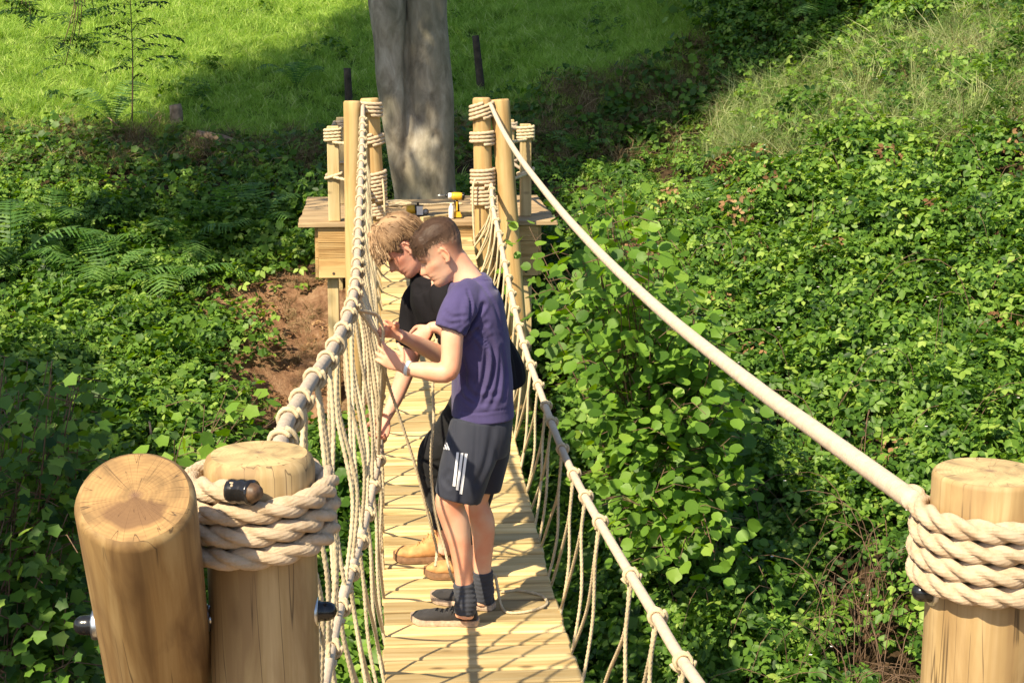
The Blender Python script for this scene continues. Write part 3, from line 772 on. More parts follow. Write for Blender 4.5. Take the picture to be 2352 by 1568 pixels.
# ------------------------------------------------------------------ ferns
def frond_mesh(name, L, seed, pairs=17):
    r = np.random.default_rng(seed)
    P = smooth_path([(0, 0, 0), (0, L * .3, L * .30), (0, L * .7, L * .42), (0, L, L * .28)], L / 40)
    T, Nn_, B = frames(P)
    g_ = Geo()
    V, F = ring_tube(P, np.linspace(.004, .001, len(P)), 4); g_.add(V, F, .2)
    for k in range(pairs):
        f = .16 + .82 * k / (pairs - 1)
        i = int(f * (len(P) - 1)); p = P[i]; t_ = T[i]
        w = L * .26 * math.sin(math.pi * min(1, .12 + .95 * (1 - f) ** .75)) + .012
        for s in (-1, 1):
            sd = np.array([s, 0, 0.]); d = sd * .93 + t_ * .35 + np.array([0, 0, -.12 + r.normal() * .06]); d /= np.linalg.norm(d)
            up = np.cross(d, t_) * s; up /= np.linalg.norm(up)
            wd = L * .026
            # toothed pinna: zig-zag strip
            n = 6; top, bot = [], []
            for q in range(n + 1):
                a = q / n; hw = wd * (1 - a * .85) * (1.0 if q % 2 else .45)
                c_ = p + d * w * a + np.array([0, 0, -.10]) * w * a * a
                top.append(c_ + t_ * hw); bot.append(c_ - t_ * hw)
            VV = top + bot
            FF = [(q, q + 1, n + 1 + q + 1, n + 1 + q) for q in range(n)]
            g_.add(VV, FF, np.clip(r.normal(.5, .15) + f * .15, 0, 1))
    me = g_.mesh(name, 'tint'); me.materials.append(M['fern'])
    return me
_fr = [frond_mesh('frond', .72, 1), frond_mesh('frond', .6, 2)]
def fern(base, n, scale, label, seed, lean=(0, 0), spread_=1.0):
    r = random.Random(seed)
    e = empty('fern', base, label, 'fern', 'ferns on the slopes')
    for k in range(n):
        o = bpy.data.objects.new('frond', _fr[k % 2]); C.objects.link(o); o.parent = e
        o.rotation_euler = (R(r.uniform(-8, 34)) * spread_ + lean[1], R(r.uniform(-12, 12)), k * 6.283 / n + r.uniform(-.3, .3))
        s = scale * r.uniform(.8, 1.15); o.scale = (s, s, s)
    return e
def gat(px, py):
    """where the sight line of a picture point meets the ground"""
    Ys_ = np.arange(4, 60, .1)
    d = _fw + _r * ((px - 1176) / 3760) - _up * ((py - 784) / 3760)
    X_, Z_ = CAM.x + d.x / d.y * Ys_, CAM.z + d.z / d.y * Ys_
    hit = np.nonzero(Z_ < ground(X_, Ys_))[0]
    return at(px, py, Y=Ys_[hit[0]] if len(hit) else 40)
ferns = [(425, 610, 7, 1.15, 'pale green fern with upright fronds below the fallen branch'), (260, 690, 8, 1.15, 'broad fern on the left slope above the brown earth patch'),
         (385, 690, 8, 1.2, 'fern with drooping fronds right of the broad fern on the left slope'), (30, 640, 8, 1.3, 'bright fern at the left edge of the picture'),
         (110, 560, 7, 1.1, 'fern half hidden in the herbs near the left edge'), (600, 560, 7, 1.0, 'shaded fern just left of the timber platform'),
         (262, 300, 7, 1.1, 'fern at the foot of the thin sapling'), (1330, 375, 6, .8, 'small shaded fern on the shelf right of the trunk'),
         (500, 560, 7, 1.1, 'dark fern between the pale fern and the platform'), (1880, 120, 8, 1.3, 'fern in the thicket at the upper right'),
         (1940, 60, 7, 1.2, 'fern highest up in the thicket at the upper right'), (1650, 560, 6, .8, 'small fern sticking out of the bramble thicket'),
         (680, 215, 7, .9, 'dark fern in the shade of the meadow left of the trunk'), (180, 640, 7, 1.0, 'fern in the sun patch on the left slope')]
for q, (px, py, n, s, lb) in enumerate(ferns):
    p_ = gat(px, py); fern((p_.x, p_.y, float(ground(p_.x, p_.y)) + (.25 if px > 1600 else .03)), n, s * .85, lb, 100 + q)

# ------------------------------------------------------------------ pinnate-leaved sapling and overhanging sprays
def pinnate_mesh(name, L, seed, pairs=7):
    r = np.random.default_rng(seed)
    P = smooth_path([(0, 0, 0), (0, L * .5, L * .06), (0, L, -L * .12)], L / 12)
    g_ = Geo(); V, F = ring_tube(P, .0022, 4); g_.add(V, F, .2)
    for k in range(pairs):
        f = .22 + .74 * k / (pairs - 1); p = P[int(f * (len(P) - 1))]
        for s in (-1, 1):
            l = L * .20 * r.uniform(.85, 1.1); d = np.array([s * .75, .45, -.45 + r.normal() * .15]); d /= np.linalg.norm(d)
            w = np.cross(d, [0, 0, 1]); w /= np.linalg.norm(w); w *= l * .17
            g_.add([p, p + d * l * .5 + w, p + d * l, p + d * l * .5 - w], [(0, 1, 2, 3)], np.clip(r.normal(.5, .2), 0, 1))
    me = g_.mesh(name, 'tint'); me.materials.append(M['dark_leaf']); return me
_pin = [pinnate_mesh('compound_leaf', .36, 3), pinnate_mesh('compound_leaf', .28, 4, 6)]
b0 = gat(303, 300)
Ys = b0.y
e = empty('rowan_sapling', b0, 'thin dark sapling with paired feathery leaves in front of the sunlit meadow', 'sapling')
top = at(298, -30, Y=Ys)
P = smooth_path([b0, b0.lerp(top, .5) + Vector((.02, 0, 0)), top], .1)
V, F = ring_tube(P, np.linspace(.011, .004, len(P)), 6); gq = Geo(); gq.add(V, F)
link('stem', gq.mesh('stem'), M['twig'], e)
r_ = random.Random(4)
for k in range(26):
    f = .42 + .58 * (k + .5) / 26
    p_ = Vector(P[int(f * (len(P) - 1))])
    o = bpy.data.objects.new('compound_leaf', _pin[k % 2]); C.objects.link(o); o.parent = e; o.location = p_ - Vector(b0)
    o.rotation_euler = (R(r_.uniform(-5, 25)), 0, k * 2.4 + r_.uniform(-.4, .4)); s = r_.uniform(1.0, 1.5) * (1.15 - .5 * abs(f - .72)); o.scale = (s, s, s)
def sprays(pts, Y, label, up=(0, 0)):
    p0 = at(pts[0][0] + up[0], -60, Y=Y)
    e = empty('ash_branch', p0, label, 'branch', 'leafy twigs hanging into the top left corner')
    gq = Geo()
    for px, py in pts:
        p_ = at(px, py, Y=Y + r_.uniform(-.2, .2))
        Pp = smooth_path([p0, p0.lerp(p_, .5) + Vector((.05, 0, .03)), p_], .1); V, F = ring_tube(Pp, .003, 4); gq.add(V, F)
        for k in range(4):
            o = bpy.data.objects.new('compound_leaf', _pin[k % 2]); C.objects.link(o); o.parent = e; o.location = p_ - p0
            o.rotation_euler = (R(r_.uniform(-20, 30)), 0, r_.uniform(0, 6.3)); s = r_.uniform(.55, .85); o.scale = (s, s, s)
    link('twig', gq.mesh('twig'), M['twig'], e)
sprays([(25, 25), (50, 10), (70, 35), (15, 5), (60, 20), (35, 32)], 12.0, 'dark leafy twig hanging in the very top left corner')
sprays([(165, 55), (180, 85), (165, 105), (195, 15), (215, 20), (150, 150), (145, 105)], 12.3, 'sparse leafy twig hanging left of the thin sapling')

# ------------------------------------------------------------------ trees
def tube_union(name, chains, voxel, smooth_it=4, sides=20):
    """closed tubes joined into one continuous surface"""
    g_ = Geo()
    for ch in chains:
        P = smooth_path(ch, voxel * 2.5)
        V, F = ring_tube(P[:, :3], P[:, 3], sides); g_.add(V, F)
    return remesh(g_.mesh(name), voxel, smooth_it)
def remesh(me, voxel, smooth_it=4, factor=.5):
    o = bpy.data.objects.new('body_tmp', me); C.objects.link(o)
    md = o.modifiers.new('r', 'REMESH'); md.mode = 'VOXEL'; md.voxel_size = voxel; md.adaptivity = 0
    if smooth_it: s = o.modifiers.new('s', 'SMOOTH'); s.iterations = smooth_it; s.factor = factor
    dg = bpy.context.evaluated_depsgraph_get(); dg.update()
    out = bpy.data.meshes.new_from_object(o.evaluated_get(dg))
    out.name = me.name
    bpy.data.objects.remove(o); 
    return out
def co_of(me):
    a = np.empty(len(me.vertices) * 3, dtype=np.float32); me.vertices.foreach_get('co', a); return a.reshape(-1, 3).astype(float)
def no_of(me):
    a = np.empty(len(me.vertices) * 3, dtype=np.float32); me.vertices.foreach_get('normal', a); return a.reshape(-1, 3).astype(float)
def set_co(me, V): me.vertices.foreach_set('co', np.asarray(V, np.float32).ravel()); me.update()

m, t, p, o = new_mat('beech_bark')
v = coords(t, (3.2, 3.2, 1.5), False)
n1 = N(t, 'ShaderNodeTexNoise', Scale=2.4, Detail=8.0, Roughness=0.65, Distortion=.5); t.links.new(v, n1.inputs['Vector'])
n2 = N(t, 'ShaderNodeTexNoise', Scale=1.1, Detail=3.0); t.links.new(coords(t, (2, 2, .8), False), n2.inputs['Vector'])
c1 = ramp(t, n1.outputs[0], [(0.3, (0.12, 0.10, 0.072)), (0.5, (0.27, 0.235, 0.175)), (0.72, (0.45, 0.41, 0.33))])
mr = N(t, 'ShaderNodeMapRange'); mr.inputs[1].default_value = .42; mr.inputs[2].default_value = .66; mr.inputs[3].default_value = 0; mr.inputs[4].default_value = .6; t.links.new(n2.outputs[0], mr.inputs[0])
t.links.new(mixc(t, mr.outputs[0], c1, (0.10, 0.105, 0.06)), p.inputs['Base Color']); p.inputs['Roughness'].default_value = .85
bump(t, p, n1.outputs[0], .7, .02)
M['beech'] = m
TY = 16.05
def tp(px, py, r, dy=0):
    q = at(px, py, Y=TY + dy); return (q.x, q.y, q.z, r)
tb = empty('beech_tree', (0.05, TY, 0), 'large grey beech trunk forking upward behind the timber platform', 'tree')
right = [tp(985, 560, .33), tp(985, 460, .275), tp(986, 380, .265), tp(987, 250, .232), tp(982, 120, .212), tp(980, 0, .203), tp(975, -200, .20), tp(965, -600, .17), tp(990, -1100, .12)]
left = [tp(925, 560, .14, .0), tp(922, 460, .085, -.02), tp(912, 380, .085, -.10), tp(902, 250, .118, -.14), tp(894, 120, .145, -.14), tp(885, 0, .172, -.12), tp(862, -200, .18), tp(800, -600, .15), tp(700, -1100, .10)]
tm = tube_union('trunk', [right, left], .028, 2, 28)
V = co_of(tm); Nn = no_of(tm)
V += Nn * (0.010 * np.sin(V[:, 2:3] * 5 + V[:, 0:1] * 9) + 0.012 * lump(V[:, 0:1] * 2 + V[:, 1:2], V[:, 2:3], .9))
kn = np.array(at(1000, 315, Y=TY - .25)); d = np.linalg.norm((V - kn) * [1, 1, .7], axis=1); V += -Nn * (.035 * np.exp(-(d / .035) ** 2))[:, None] + Nn * (.012 * np.exp(-((d - .07) / .03) ** 2))[:, None]
set_co(tm, V)
link('trunk', tm, M['beech'], tb)
kq = Geo(); th = np.linspace(0, 6.283, 9)[:-1]; kn2 = kn + [0, .012, 0]
kq.add([kn2] + [kn2 + [.016 * math.cos(a), 0, .034 * math.sin(a)] for a in th], [(0, 1 + i, 1 + (i + 1) % 8) for i in range(8)])
# crown: sprays of beech leaves where the dappled shade on the hillside asks for boughs
def poly_pts(poly, n):
    xs_, ys_ = [q[0] for q in poly], [q[1] for q in poly]; out = []
    while len(out) < n:
        x_, y_ = rnd.uniform(min(xs_), max(xs_)), rnd.uniform(min(ys_), max(ys_)); ins = False
        for a in range(len(poly)):
            (x1, y1), (x2, y2) = poly[a], poly[a - 1]
            if (y1 > y_) != (y2 > y_) and x_ < (x2 - x1) * (y_ - y1) / (y2 - y1) + x1: ins = not ins
        if ins: out.append((x_, y_))
    return out
def crown(name, targets, t0, t1, parent, rad=.42, per=34, size=(.09, .13), limbs=None, lift=None):
    P, D, Nn, S, T = [], [], [], [], []
    for tg in targets:
        c = np.array(tg) + np.array(TO_SUN) * rnd.uniform(t0, t1)
        if lift: c = c + [0, 0, rnd.uniform(*lift)]
        a = rng.random(per) * 6.28; q = rad * np.sqrt(rng.random(per))
        pts = c + np.stack([q * np.cos(a), q * np.sin(a), rng.normal(size=per) * .07], -1)
        P.append(pts); D.append(rand_dirs(per, -.2)); Nn.append(up_normals(per, .35, lean=(-.35, -.4, 1))); S.append(rng.uniform(*size, per)); T.append(rng.random(per))
    me = leaf_cloud(name, *[np.concatenate(q) for q in (P, D, Nn, S, T)], 'ovate', M['canopy'])
    o = link(name, me, None, parent, smooth=False); o['kind'] = 'stuff'
    if limbs:
        g_ = Geo()
        for tg in targets[::6]:
            c = np.array(tg) + np.array(TO_SUN) * (t0 + t1) / 2
            b = np.array(limbs[rnd.randrange(len(limbs))])
            Pp = smooth_path([b, b * .5 + c * .5 + [0, 0, .5], c], .5); V, F = ring_tube(Pp, np.linspace(.06, .012, len(Pp)), 5); g_.add(V, F)
        link('limbs', g_.mesh('limbs'), M['beech'], parent)
A_ = poly_pts([(905, 0), (880, 70), (640, 110), (470, 215), (540, 330), (750, 420), (1050, 470), (1290, 400), (1470, 330), (1690, 215), (1860, 130), (1960, 0), (1300, -60), (1080, -60)], 470)
A_ = [q for q in A_ if not (1060 < q[0] < 1330 and q[1] < 75 and rnd.random() < .35) and not (560 < q[0] < 860 and q[1] < 150 and rnd.random() < .35)]
A_ += poly_pts([(1030, -80), (1800, -80), (1700, 150), (1500, 260), (1060, 300)], 260) + poly_pts([(900, -20), (880, 300), (520, 320), (470, 235), (640, 130), (860, 40)], 120)
tgA = [gat(*q) for q in A_]
for _ in range(4): tgA.append(Vector((rnd.uniform(-.5, .3), 15.75, rnd.uniform(1.2, 2.1))))
for _ in range(2): tgA.append(Vector((rnd.uniform(-.6, .5), 15.75, rnd.uniform(.0, 1.3))))
for _ in range(4): tgA.append(Vector((rnd.uniform(-1.1, 1.1), rnd.uniform(15.0, 15.7), 0)))
topz = [tuple(right[-1][:3]), tuple(left[-1][:3]), tuple(right[-2][:3]), tuple(left[-2][:3])]
crown('crown', tgA, 6.5, 9.5, tb, rad=.55, per=100, limbs=topz)
crown('upper_crown', [q for q in tgA if q.y > 17.5 and q.x < 2.5][::2], 0, 0, tb, rad=.8, per=150, size=(.11, .16), lift=(6.0, 9.0))
tr = empty('oak_tree', gpt(-7.4, 11.5), 'tree standing outside the picture on the left slope', 'tree')
q = Geo(); Pp = smooth_path([gpt(-7.4, 11.5, -.2), (-7.3, 11.6, 3), (-7.0, 11.9, 6.5)], .4); V, F = ring_tube(Pp, np.linspace(.24, .1, len(Pp)), 14); q.add(V, F); link('trunk', q.mesh('trunk'), M['beech'], tr)
B_ = [q for q in poly_pts([(420, 235), (760, 300), (740, 560), (560, 630), (300, 520), (250, 360)], 95) if not (350 < q[0] < 480 and 400 < q[1] < 580)]
crown('crown', [gat(*q) for q in B_], 6.5, 9, tr, rad=.5, per=60, limbs=[(-7.1, 11.9, 5.5), (-7.0, 11.9, 6.4)])
tr = empty('thorn_tree', gpt(-5.0, 6.0), 'small tree standing outside the picture low on the left', 'tree')
q = Geo(); Pp = smooth_path([gpt(-5.0, 6.0, -.2), (-5.0, 5.8, -.5), (-4.9, 5.6, 1.6)], .3); V, F = ring_tube(Pp, np.linspace(.13, .06, len(Pp)), 12); q.add(V, F); link('trunk', q.mesh('trunk'), M['beech'], tr)
C_ = poly_pts([(-60, 900), (150, 820), (170, 1000), (330, 1080), (420, 1250), (420, 1568), (-60, 1600)], 110)
crown('crown', [gat(*q) for q in C_] + [at(rnd.uniform(-60, 150), rnd.uniform(850, 1560), Y=7.2) for _ in range(70)], 4.0, 5.6, tr, rad=.5, per=75, limbs=[(-4.9, 5.7, 1.2), (-4.9, 5.6, 1.6)])

# dead wood
def stick(name, pts, r0, r1, mat, label, cat, sides=8, parent=None):
    Pp = smooth_path(pts, .12); g_ = Geo(); V, F = ring_tube(Pp, np.linspace(r0, r1, len(Pp)), sides); g_.add(V, F)
    o = link(name, g_.mesh(name), mat); tag(o, label, cat); return o
M['deadwood'] = plain('dead_wood', (0.30, 0.21, 0.14), .9, noise_amt=.5, nscale=14)
M['darkwood'] = plain('dark_wood', (0.07, 0.05, 0.035), .9, noise_amt=.5, nscale=14)
a_, b_ = gat(455, 330), gat(568, 352)
stick('fallen_branch', [a_ + Vector((0, 0, .10)), a_.lerp(b_, .5) + Vector((0, 0, .11)), b_ + Vector((0, 0, .06))], .055, .04, M['deadwood'], 'pale fallen branch lying on the bank left of the platform', 'branch', 10)
a_ = gat(406, 292); stick('tree_stump', [a_ - Vector((0, 0, .1)), a_ + Vector((0, 0, .2)), a_ + Vector((-.01, 0, .26))], .085, .07, M['deadwood'], 'short weathered stump at the meadow edge', 'stump', 10)
a_ = gat(803, 250); stick('fence_stake', [a_ - Vector((0, 0, .1)), a_ + Vector((-.02, 0, .5))], .05, .045, M['darkwood'], 'dark old stake with pale top left of the trunk', 'stake', 8)
a_ = gat(1108, 215); b_ = at(1092, 82, Y=a_.y)
stick('leaning_stake', [a_ - Vector((0, 0, .1)), b_], .055, .045, M['darkwood'], 'dark leaning stake in the shade right of the trunk', 'stake', 8)
a_ = gat(350, 1060); b_ = at(343, 968, Y=a_.y)
stick('broken_stick', [a_ - Vector((0, 0, .05)), a_.lerp(b_, .6) + Vector((.01, 0, 0)), b_], .012, .009, M['deadwood'], 'broken pale stick poking up from the left slope behind the logs', 'stick', 6)
a_, b_ = gat(1650, 330), gat(1688, 235); stick('bare_twig', [a_ + Vector((0, 0, .05)), b_ + Vector((0, -.1, .1))], .012, .006, M['deadwood'], 'pale bare twig leaning on the brown bank to the right', 'twig', 5)
a_, b_ = gat(250, 300), gat(335, 350); stick('curved_twig', [a_ + Vector((0, 0, .15)), a_.lerp(b_, .5) + Vector((0, 0, .1)), b_ + Vector((0, 0, .08))], .010, .006, M['deadwood'], 'thin pale twig lying below the thin sapling', 'twig', 5)

# ------------------------------------------------------------------ far platform
pf = empty('timber_platform', (0, 14.75, 0), 'pine timber platform with grooved side boards built round the beech trunk', 'platform')
DF = 13.80                                                      # front edge of the deck
bm_w = [(-1.09, 1.13)]
dmesh = [box_mesh('deck_board', 2.2, .139, .038, .004) for _ in range(1)][0]
dmesh.materials.append(M['deck'])
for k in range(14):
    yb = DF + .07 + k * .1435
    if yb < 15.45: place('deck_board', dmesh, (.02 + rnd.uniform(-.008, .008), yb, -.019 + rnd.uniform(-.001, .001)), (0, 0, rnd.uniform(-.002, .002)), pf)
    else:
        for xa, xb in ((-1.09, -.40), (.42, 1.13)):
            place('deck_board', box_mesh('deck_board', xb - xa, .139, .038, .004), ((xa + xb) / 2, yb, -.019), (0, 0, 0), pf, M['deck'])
def grooved(name, L, h, th, grooves, mat):
    """board facing -y with grooves along x"""
    prof = []
    n = grooves
    for k in range(n):
        z0 = -h / 2 + h * k / n; w = h / n
        prof += [(0, z0 + w * .22), (0, z0 + w * .78), (.004, z0 + w * .86), (.004, z0 + w * 1.14 if k < n - 1 else h / 2)]
    prof = [(0.002, -h / 2)] + prof
    V = []; 
    for x_ in (-L / 2, L / 2):
        V += [(x_, y_, z_) for y_, z_ in prof] + [(x_, th, h / 2), (x_, th, -h / 2)]
    m_ = len(prof) + 2
    F = [(i, (i + 1) % m_, m_ + (i + 1) % m_, m_ + i) for i in range(m_)] + [tuple(range(m_ - 1, -1, -1)), tuple(range(m_, 2 * m_))]
    me = bpy.data.meshes.new(name); me.from_pydata(V, [], F); me.materials.append(mat); return me
gb = grooved('side_board', 1.87, .130, .03, 9, M['board'])
FY = DF + .03
for z_ in (-.106, -.240): place('side_board', gb, (.02, FY, z_), (0, 0, 0), pf)
place('side_board', box_mesh('side_board', 1.87, .03, .165, .004), (.02, FY + .015, -.392), (0, 0, 0), pf, M['board'])
gs_ = grooved('side_board', 1.78, .130, .03, 9, M['board'])
for sx, rz in ((-.945, -math.pi / 2), (.985, math.pi / 2)):
    for z_ in (-.106, -.240): place('side_board', gs_, (sx, FY + .93, z_), (0, 0, rz), pf)
    place('side_board', box_mesh('side_board', .03, 1.78, .165, .004), (sx + (.015 if sx < 0 else -.015), FY + .93, -.392), (0, 0, 0), pf, M['board'])
for x_, y_ in ((-.80, 13.95), (.86, 13.95), (-.80, 15.4), (.86, 15.4)):
    zb = float(ground(x_, y_)) - .3
    place('leg', box_mesh('leg', .095, .095, -.045 - zb, .005), (x_, y_, (zb - .045) / 2), (0, 0, 0), pf, M['squared'])
for y_ in (14.1, 14.9, 15.5): place('joist', box_mesh('joist', 1.83, .05, .14, 0), (.02, y_, -.115), (0, 0, 0), pf, M['board'])
scr = Geo()
for x_ in (-.79, .85):
    P0 = np.array([x_, FY - .002, -.435]); th = np.linspace(0, 6.283, 9)[:-1]
    scr.add([P0 + [0, -.004, 0]] + [P0 + [.013 * math.cos(a), 0, .013 * math.sin(a)] for a in th], [(0, 1 + i, 1 + (i + 1) % 8) for i in range(8)])
link('bolt_heads', scr.mesh('bolt_heads'), M['darkwood'], pf)
# square corner posts with their lashings
sqp = {}
for key, px, py, Yp, w_, tz in (('fl', 769, 510, 13.93, .10, 290), ('fr', 1207, 498, 14.15, .095, 285), ('bl', 789, 480, 15.2, .10, 270), ('br', 1170, 470, 15.2, .09, 275)):
    b_ = at(px, py, Y=Yp); t_ = at(px, tz, Y=Yp); x_ = b_.x
    sqp[key] = (x_, Yp, t_.z)
    place('corner_post', box_mesh('corner_post', w_, w_, t_.z - .001, .006), (x_, Yp, t_.z / 2 + .001), (0, 0, 0), pf, M['squared'])

def wrap_path(cx, cy, z0, z1, turns, rad, rr, tilt=(0, 0), a0=0.0, square=False, hand=1):
    """coil rising from z0 to z1 round a post"""
    n = int(turns * 24); out = []
    for i in range(n + 1):
        a = a0 + hand * 2 * math.pi * turns * i / n
        q = rad + rr
        if square: q = (rad + rr) * (1 / max(abs(math.cos(a)), abs(math.sin(a)))) ** .6 
        out.append((cx + q * math.cos(a), cy + q * math.sin(a), z0 + (z1 - z0) * i / n + tilt[0] * math.cos(a) + tilt[1] * math.sin(a)))
    return out
def coil(parent, name, path, rr, mat, twist=True, sides=9, pitch=None, label=None):
    g_ = Geo(); rope(g_, path, rr, pitch=pitch, sides=sides, twist=twist, step=None if twist else .03)
    o = link(name, g_.mesh(name), mat, parent)
    if label: o['label'] = label
    return o
rl = empty('platform_rope_rail', (sqp['fl'][0], sqp['fl'][1], .7), 'rope rail lashed round the square corner posts of the platform', 'rope rail')
RR = .015
for key in ('fl', 'fr'):
    x_, y_, z_ = sqp[key]
    coil(rl, 'lashing', wrap_path(x_, y_, z_ - .13, z_ - .02, 4, .052, RR, square=True), RR, M['net'])
    coil(rl, 'lashing', wrap_path(x_, y_, .375, .40, 1.3, .052, RR, square=True, tilt=(.02, 0)), RR, M['net'])
for key in ('bl', 'br'):
    x_, y_, z_ = sqp[key]
    coil(rl, 'lashing', wrap_path(x_, y_, z_ - .10, z_ - .03, 3, .052, RR, square=True), RR, M['rope_grey'])
    coil(rl, 'lashing', wrap_path(x_, y_, .37, .41, 1.6, .052, RR, square=True), RR, M['rope_grey'])
def span(parent, name, a, b, sag, rr, mat, sides=9, twist=True):
    a, b = Vector(a), Vector(b); m_ = (a + b) / 2 - Vector((0, 0, sag))
    return coil(parent, name, [a, (a * 3 + b) / 4 - Vector((0, 0, sag * .75)), m_, (a + b * 3) / 4 - Vector((0, 0, sag * .75)), b], rr, mat, twist, sides)
FL, FR, BL, BR = (Vector(sqp[k]) for k in ('fl', 'fr', 'bl', 'br'))
up_ = lambda v, z, dx=0, dy=0: Vector((v.x + dx, v.y + dy, z))
span(rl, 'rail_rope', up_(FL, FL.z - .04, -.06), up_(BL, BL.z - .04, -.06), .02, RR, M['rope_grey'])
span(rl, 'rail_rope', up_(FL, .39, -.06), up_(BL, .39, -.06), .02, RR, M['rope_grey'])
span(rl, 'rail_rope', up_(FR, FR.z - .02, .0), up_(BR, BR.z - .05, .0), .02, RR, M['rope_grey'])
span(rl, 'rail_rope', up_(FR, .39, .03), up_(BR, .40, .0), .02, RR, M['rope_grey'])
span(rl, 'rail_rope', up_(FL, FL.z - .13, .0, -.065), (-.55, 13.72, FL.z - .14), .0, RR, M['net'])
span(rl, 'rail_rope', up_(FL, .38, .0, -.065), (-.55, 13.72, .34), .0, RR, M['net'])
span(rl, 'rail_rope', up_(FR, FR.z - .13, .0, -.065), (.66, 13.82, FR.z - .14), .0, RR, M['net'])
span(rl, 'rail_rope', up_(FR, .37, .0, -.065), (.66, 13.82, .33), .0, RR, M['net'])
span(rl, 'rail_rope', up_(BL, BL.z - .06, .05), (-.45, 15.3, BL.z - .10), .0, RR, M['rope_grey'])

# ------------------------------------------------------------------ round posts
def log_post(name, bottom, top_, r, label, group, mat, mat_end, bevel=.012, parts=()):
    """one round log, its axis along the object's own z; origin in the middle of the top face"""
    b_, t_ = Vector(bottom), Vector(top_)
    L = (t_ - b_).length
    e = empty(name, t_, label, 'post', group)
    q = (t_ - b_).to_track_quat('Z', 'Y').to_matrix().to_4x4()
    e.matrix_world = Matrix.Translation(t_) @ q
    n = 40; th = np.arange(n) * 2 * np.pi / n
    prof = [(r * 1.005, -L), (r * 1.0, -L * .5)] + [(r, -.3 * k) for k in (1.2, .8, .4)] + [(r, -bevel * 1.6), (r - bevel * .35, -bevel * .55), (r - bevel, 0)]
    ph = rnd.random() * 6
    V = []
    for rr_, z_ in prof:
        w = 1 + .012 * np.sin(2 * th + ph) + .006 * np.sin(5 * th + 2 * ph + z_ * 2)
        V += [(rr_ * w[i] * math.cos(th[i]), rr_ * w[i] * math.sin(th[i]), z_) for i in range(n)]
    F = [(k * n + i, k * n + (i + 1) % n, (k + 1) * n + (i + 1) % n, (k + 1) * n + i) for k in range(len(prof) - 1) for i in range(n)]
    me = bpy.data.meshes.new('shaft'); me.from_pydata(V, [], F); me.materials.append(mat)
    me.polygons.foreach_set('use_smooth', [True] * len(me.polygons))
    o = bpy.data.objects.new('shaft', me); C.objects.link(o); o.parent = e
    # end face
    rings = [0.0, .3, .6, .85, 1.0]; V2 = [(0, 0, .0015)]; w = 1 + .012 * np.sin(2 * th + ph) + .006 * np.sin(5 * th + 2 * ph)
    for q_ in rings[1:]: V2 += [((r - bevel) * q_ * w[i] * math.cos(th[i]), (r - bevel) * q_ * w[i] * math.sin(th[i]), .0015 * (1 - q_)) for i in range(n)]
    F2 = [(0, 1 + i, 1 + (i + 1) % n) for i in range(n)] + [(1 + k * n + i, 1 + k * n + n + i, 1 + k * n + n + (i + 1) % n, 1 + k * n + (i + 1) % n) for k in range(3) for i in range(n)]
    me = bpy.data.meshes.new('sawn_end'); me.from_pydata(V2, [], F2); me.materials.append(mat_end)
    o = bpy.data.objects.new('sawn_end', me); C.objects.link(o); o.parent = e
    return e
def child_mesh(e, name, me, mat, label=None):
    """adopt a world-space mesh under a rotated empty"""
    o = link(name, me, mat)
    bpy.context.view_layer.update()
    o.parent = e; o.matrix_parent_inverse = e.matrix_world.inverted()
    if label: o['label'] = label
    return o
gF = 'round posts on the far platform'
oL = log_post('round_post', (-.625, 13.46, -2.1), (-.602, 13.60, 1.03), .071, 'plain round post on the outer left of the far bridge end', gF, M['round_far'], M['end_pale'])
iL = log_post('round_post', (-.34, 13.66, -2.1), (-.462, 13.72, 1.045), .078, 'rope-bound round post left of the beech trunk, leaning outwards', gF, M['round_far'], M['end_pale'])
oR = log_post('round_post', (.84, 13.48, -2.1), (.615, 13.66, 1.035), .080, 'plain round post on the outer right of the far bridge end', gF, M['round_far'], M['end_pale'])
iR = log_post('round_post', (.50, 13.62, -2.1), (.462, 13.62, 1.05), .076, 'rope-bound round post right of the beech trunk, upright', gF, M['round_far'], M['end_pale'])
def lash(e, cx, cy, r, z0, z1, turns, tilt=(0, 0), a0=-1.5, mat='rope', rr=.0165):
    g_ = Geo(); rope(g_, wrap_path(cx, cy, z0, z1, turns, r, rr, tilt, a0), rr, sides=9)
    child_mesh(e, 'lashing', g_.mesh('lashing'), M[mat])
ix = lambda z: -.462 + (1.045 - z) * .0388
lash(iL, ix(.96), 13.72, .079, .91, 1.01, 3.2, (-.012, 0)); lash(iL, ix(.70), 13.715, .079, .66, .75, 3, (.018, 0)); lash(iL, ix(.36), 13.70, .080, .20, .44, 7.5, (.012, 0)); lash(iL, ix(.15), 13.70, .081, .06, .17, 4, (.01, 0))
lash(iR, .463, 13.62, .077, .88, 1.01, 4, (.028, 0)); lash(iR, .466, 13.62, .077, .67, .77, 3.2); lash(iR, .470, 13.62, .078, .33, .47, 4.5); lash(iR, .473, 13.62, .079, .15, .31, 5)
gN = 'posts at the near end of the bridge'
nL = log_post('round_post', (-.540, 2.38, -1.2), (-.540, 2.36, 1.11), .082, 'upright near post wound with thick rope, second post from the left', gN, M['log_pale'], M['end_pale'], .011)
nR = log_post('round_post', (.572, 2.38, -1.2), (.572, 2.36, 1.057), .086, 'near post wound with four turns of rope at the right edge', gN, M['log_pale'], M['end_pale'], .005)
nO = log_post('round_post', (-.79, 3.75, -1.10), (-.688, 2.14, 1.113), .0815, 'leaning near log with cracked sawn end at the left', gN, M['log'], M['end'], .009)
nO2 = log_post('round_post', (.83, 3.7, -1.10), (.80, 2.14, 1.09), .0815, 'leaning near log outside the right edge of the picture', gN, M['log'], M['end'], .009)

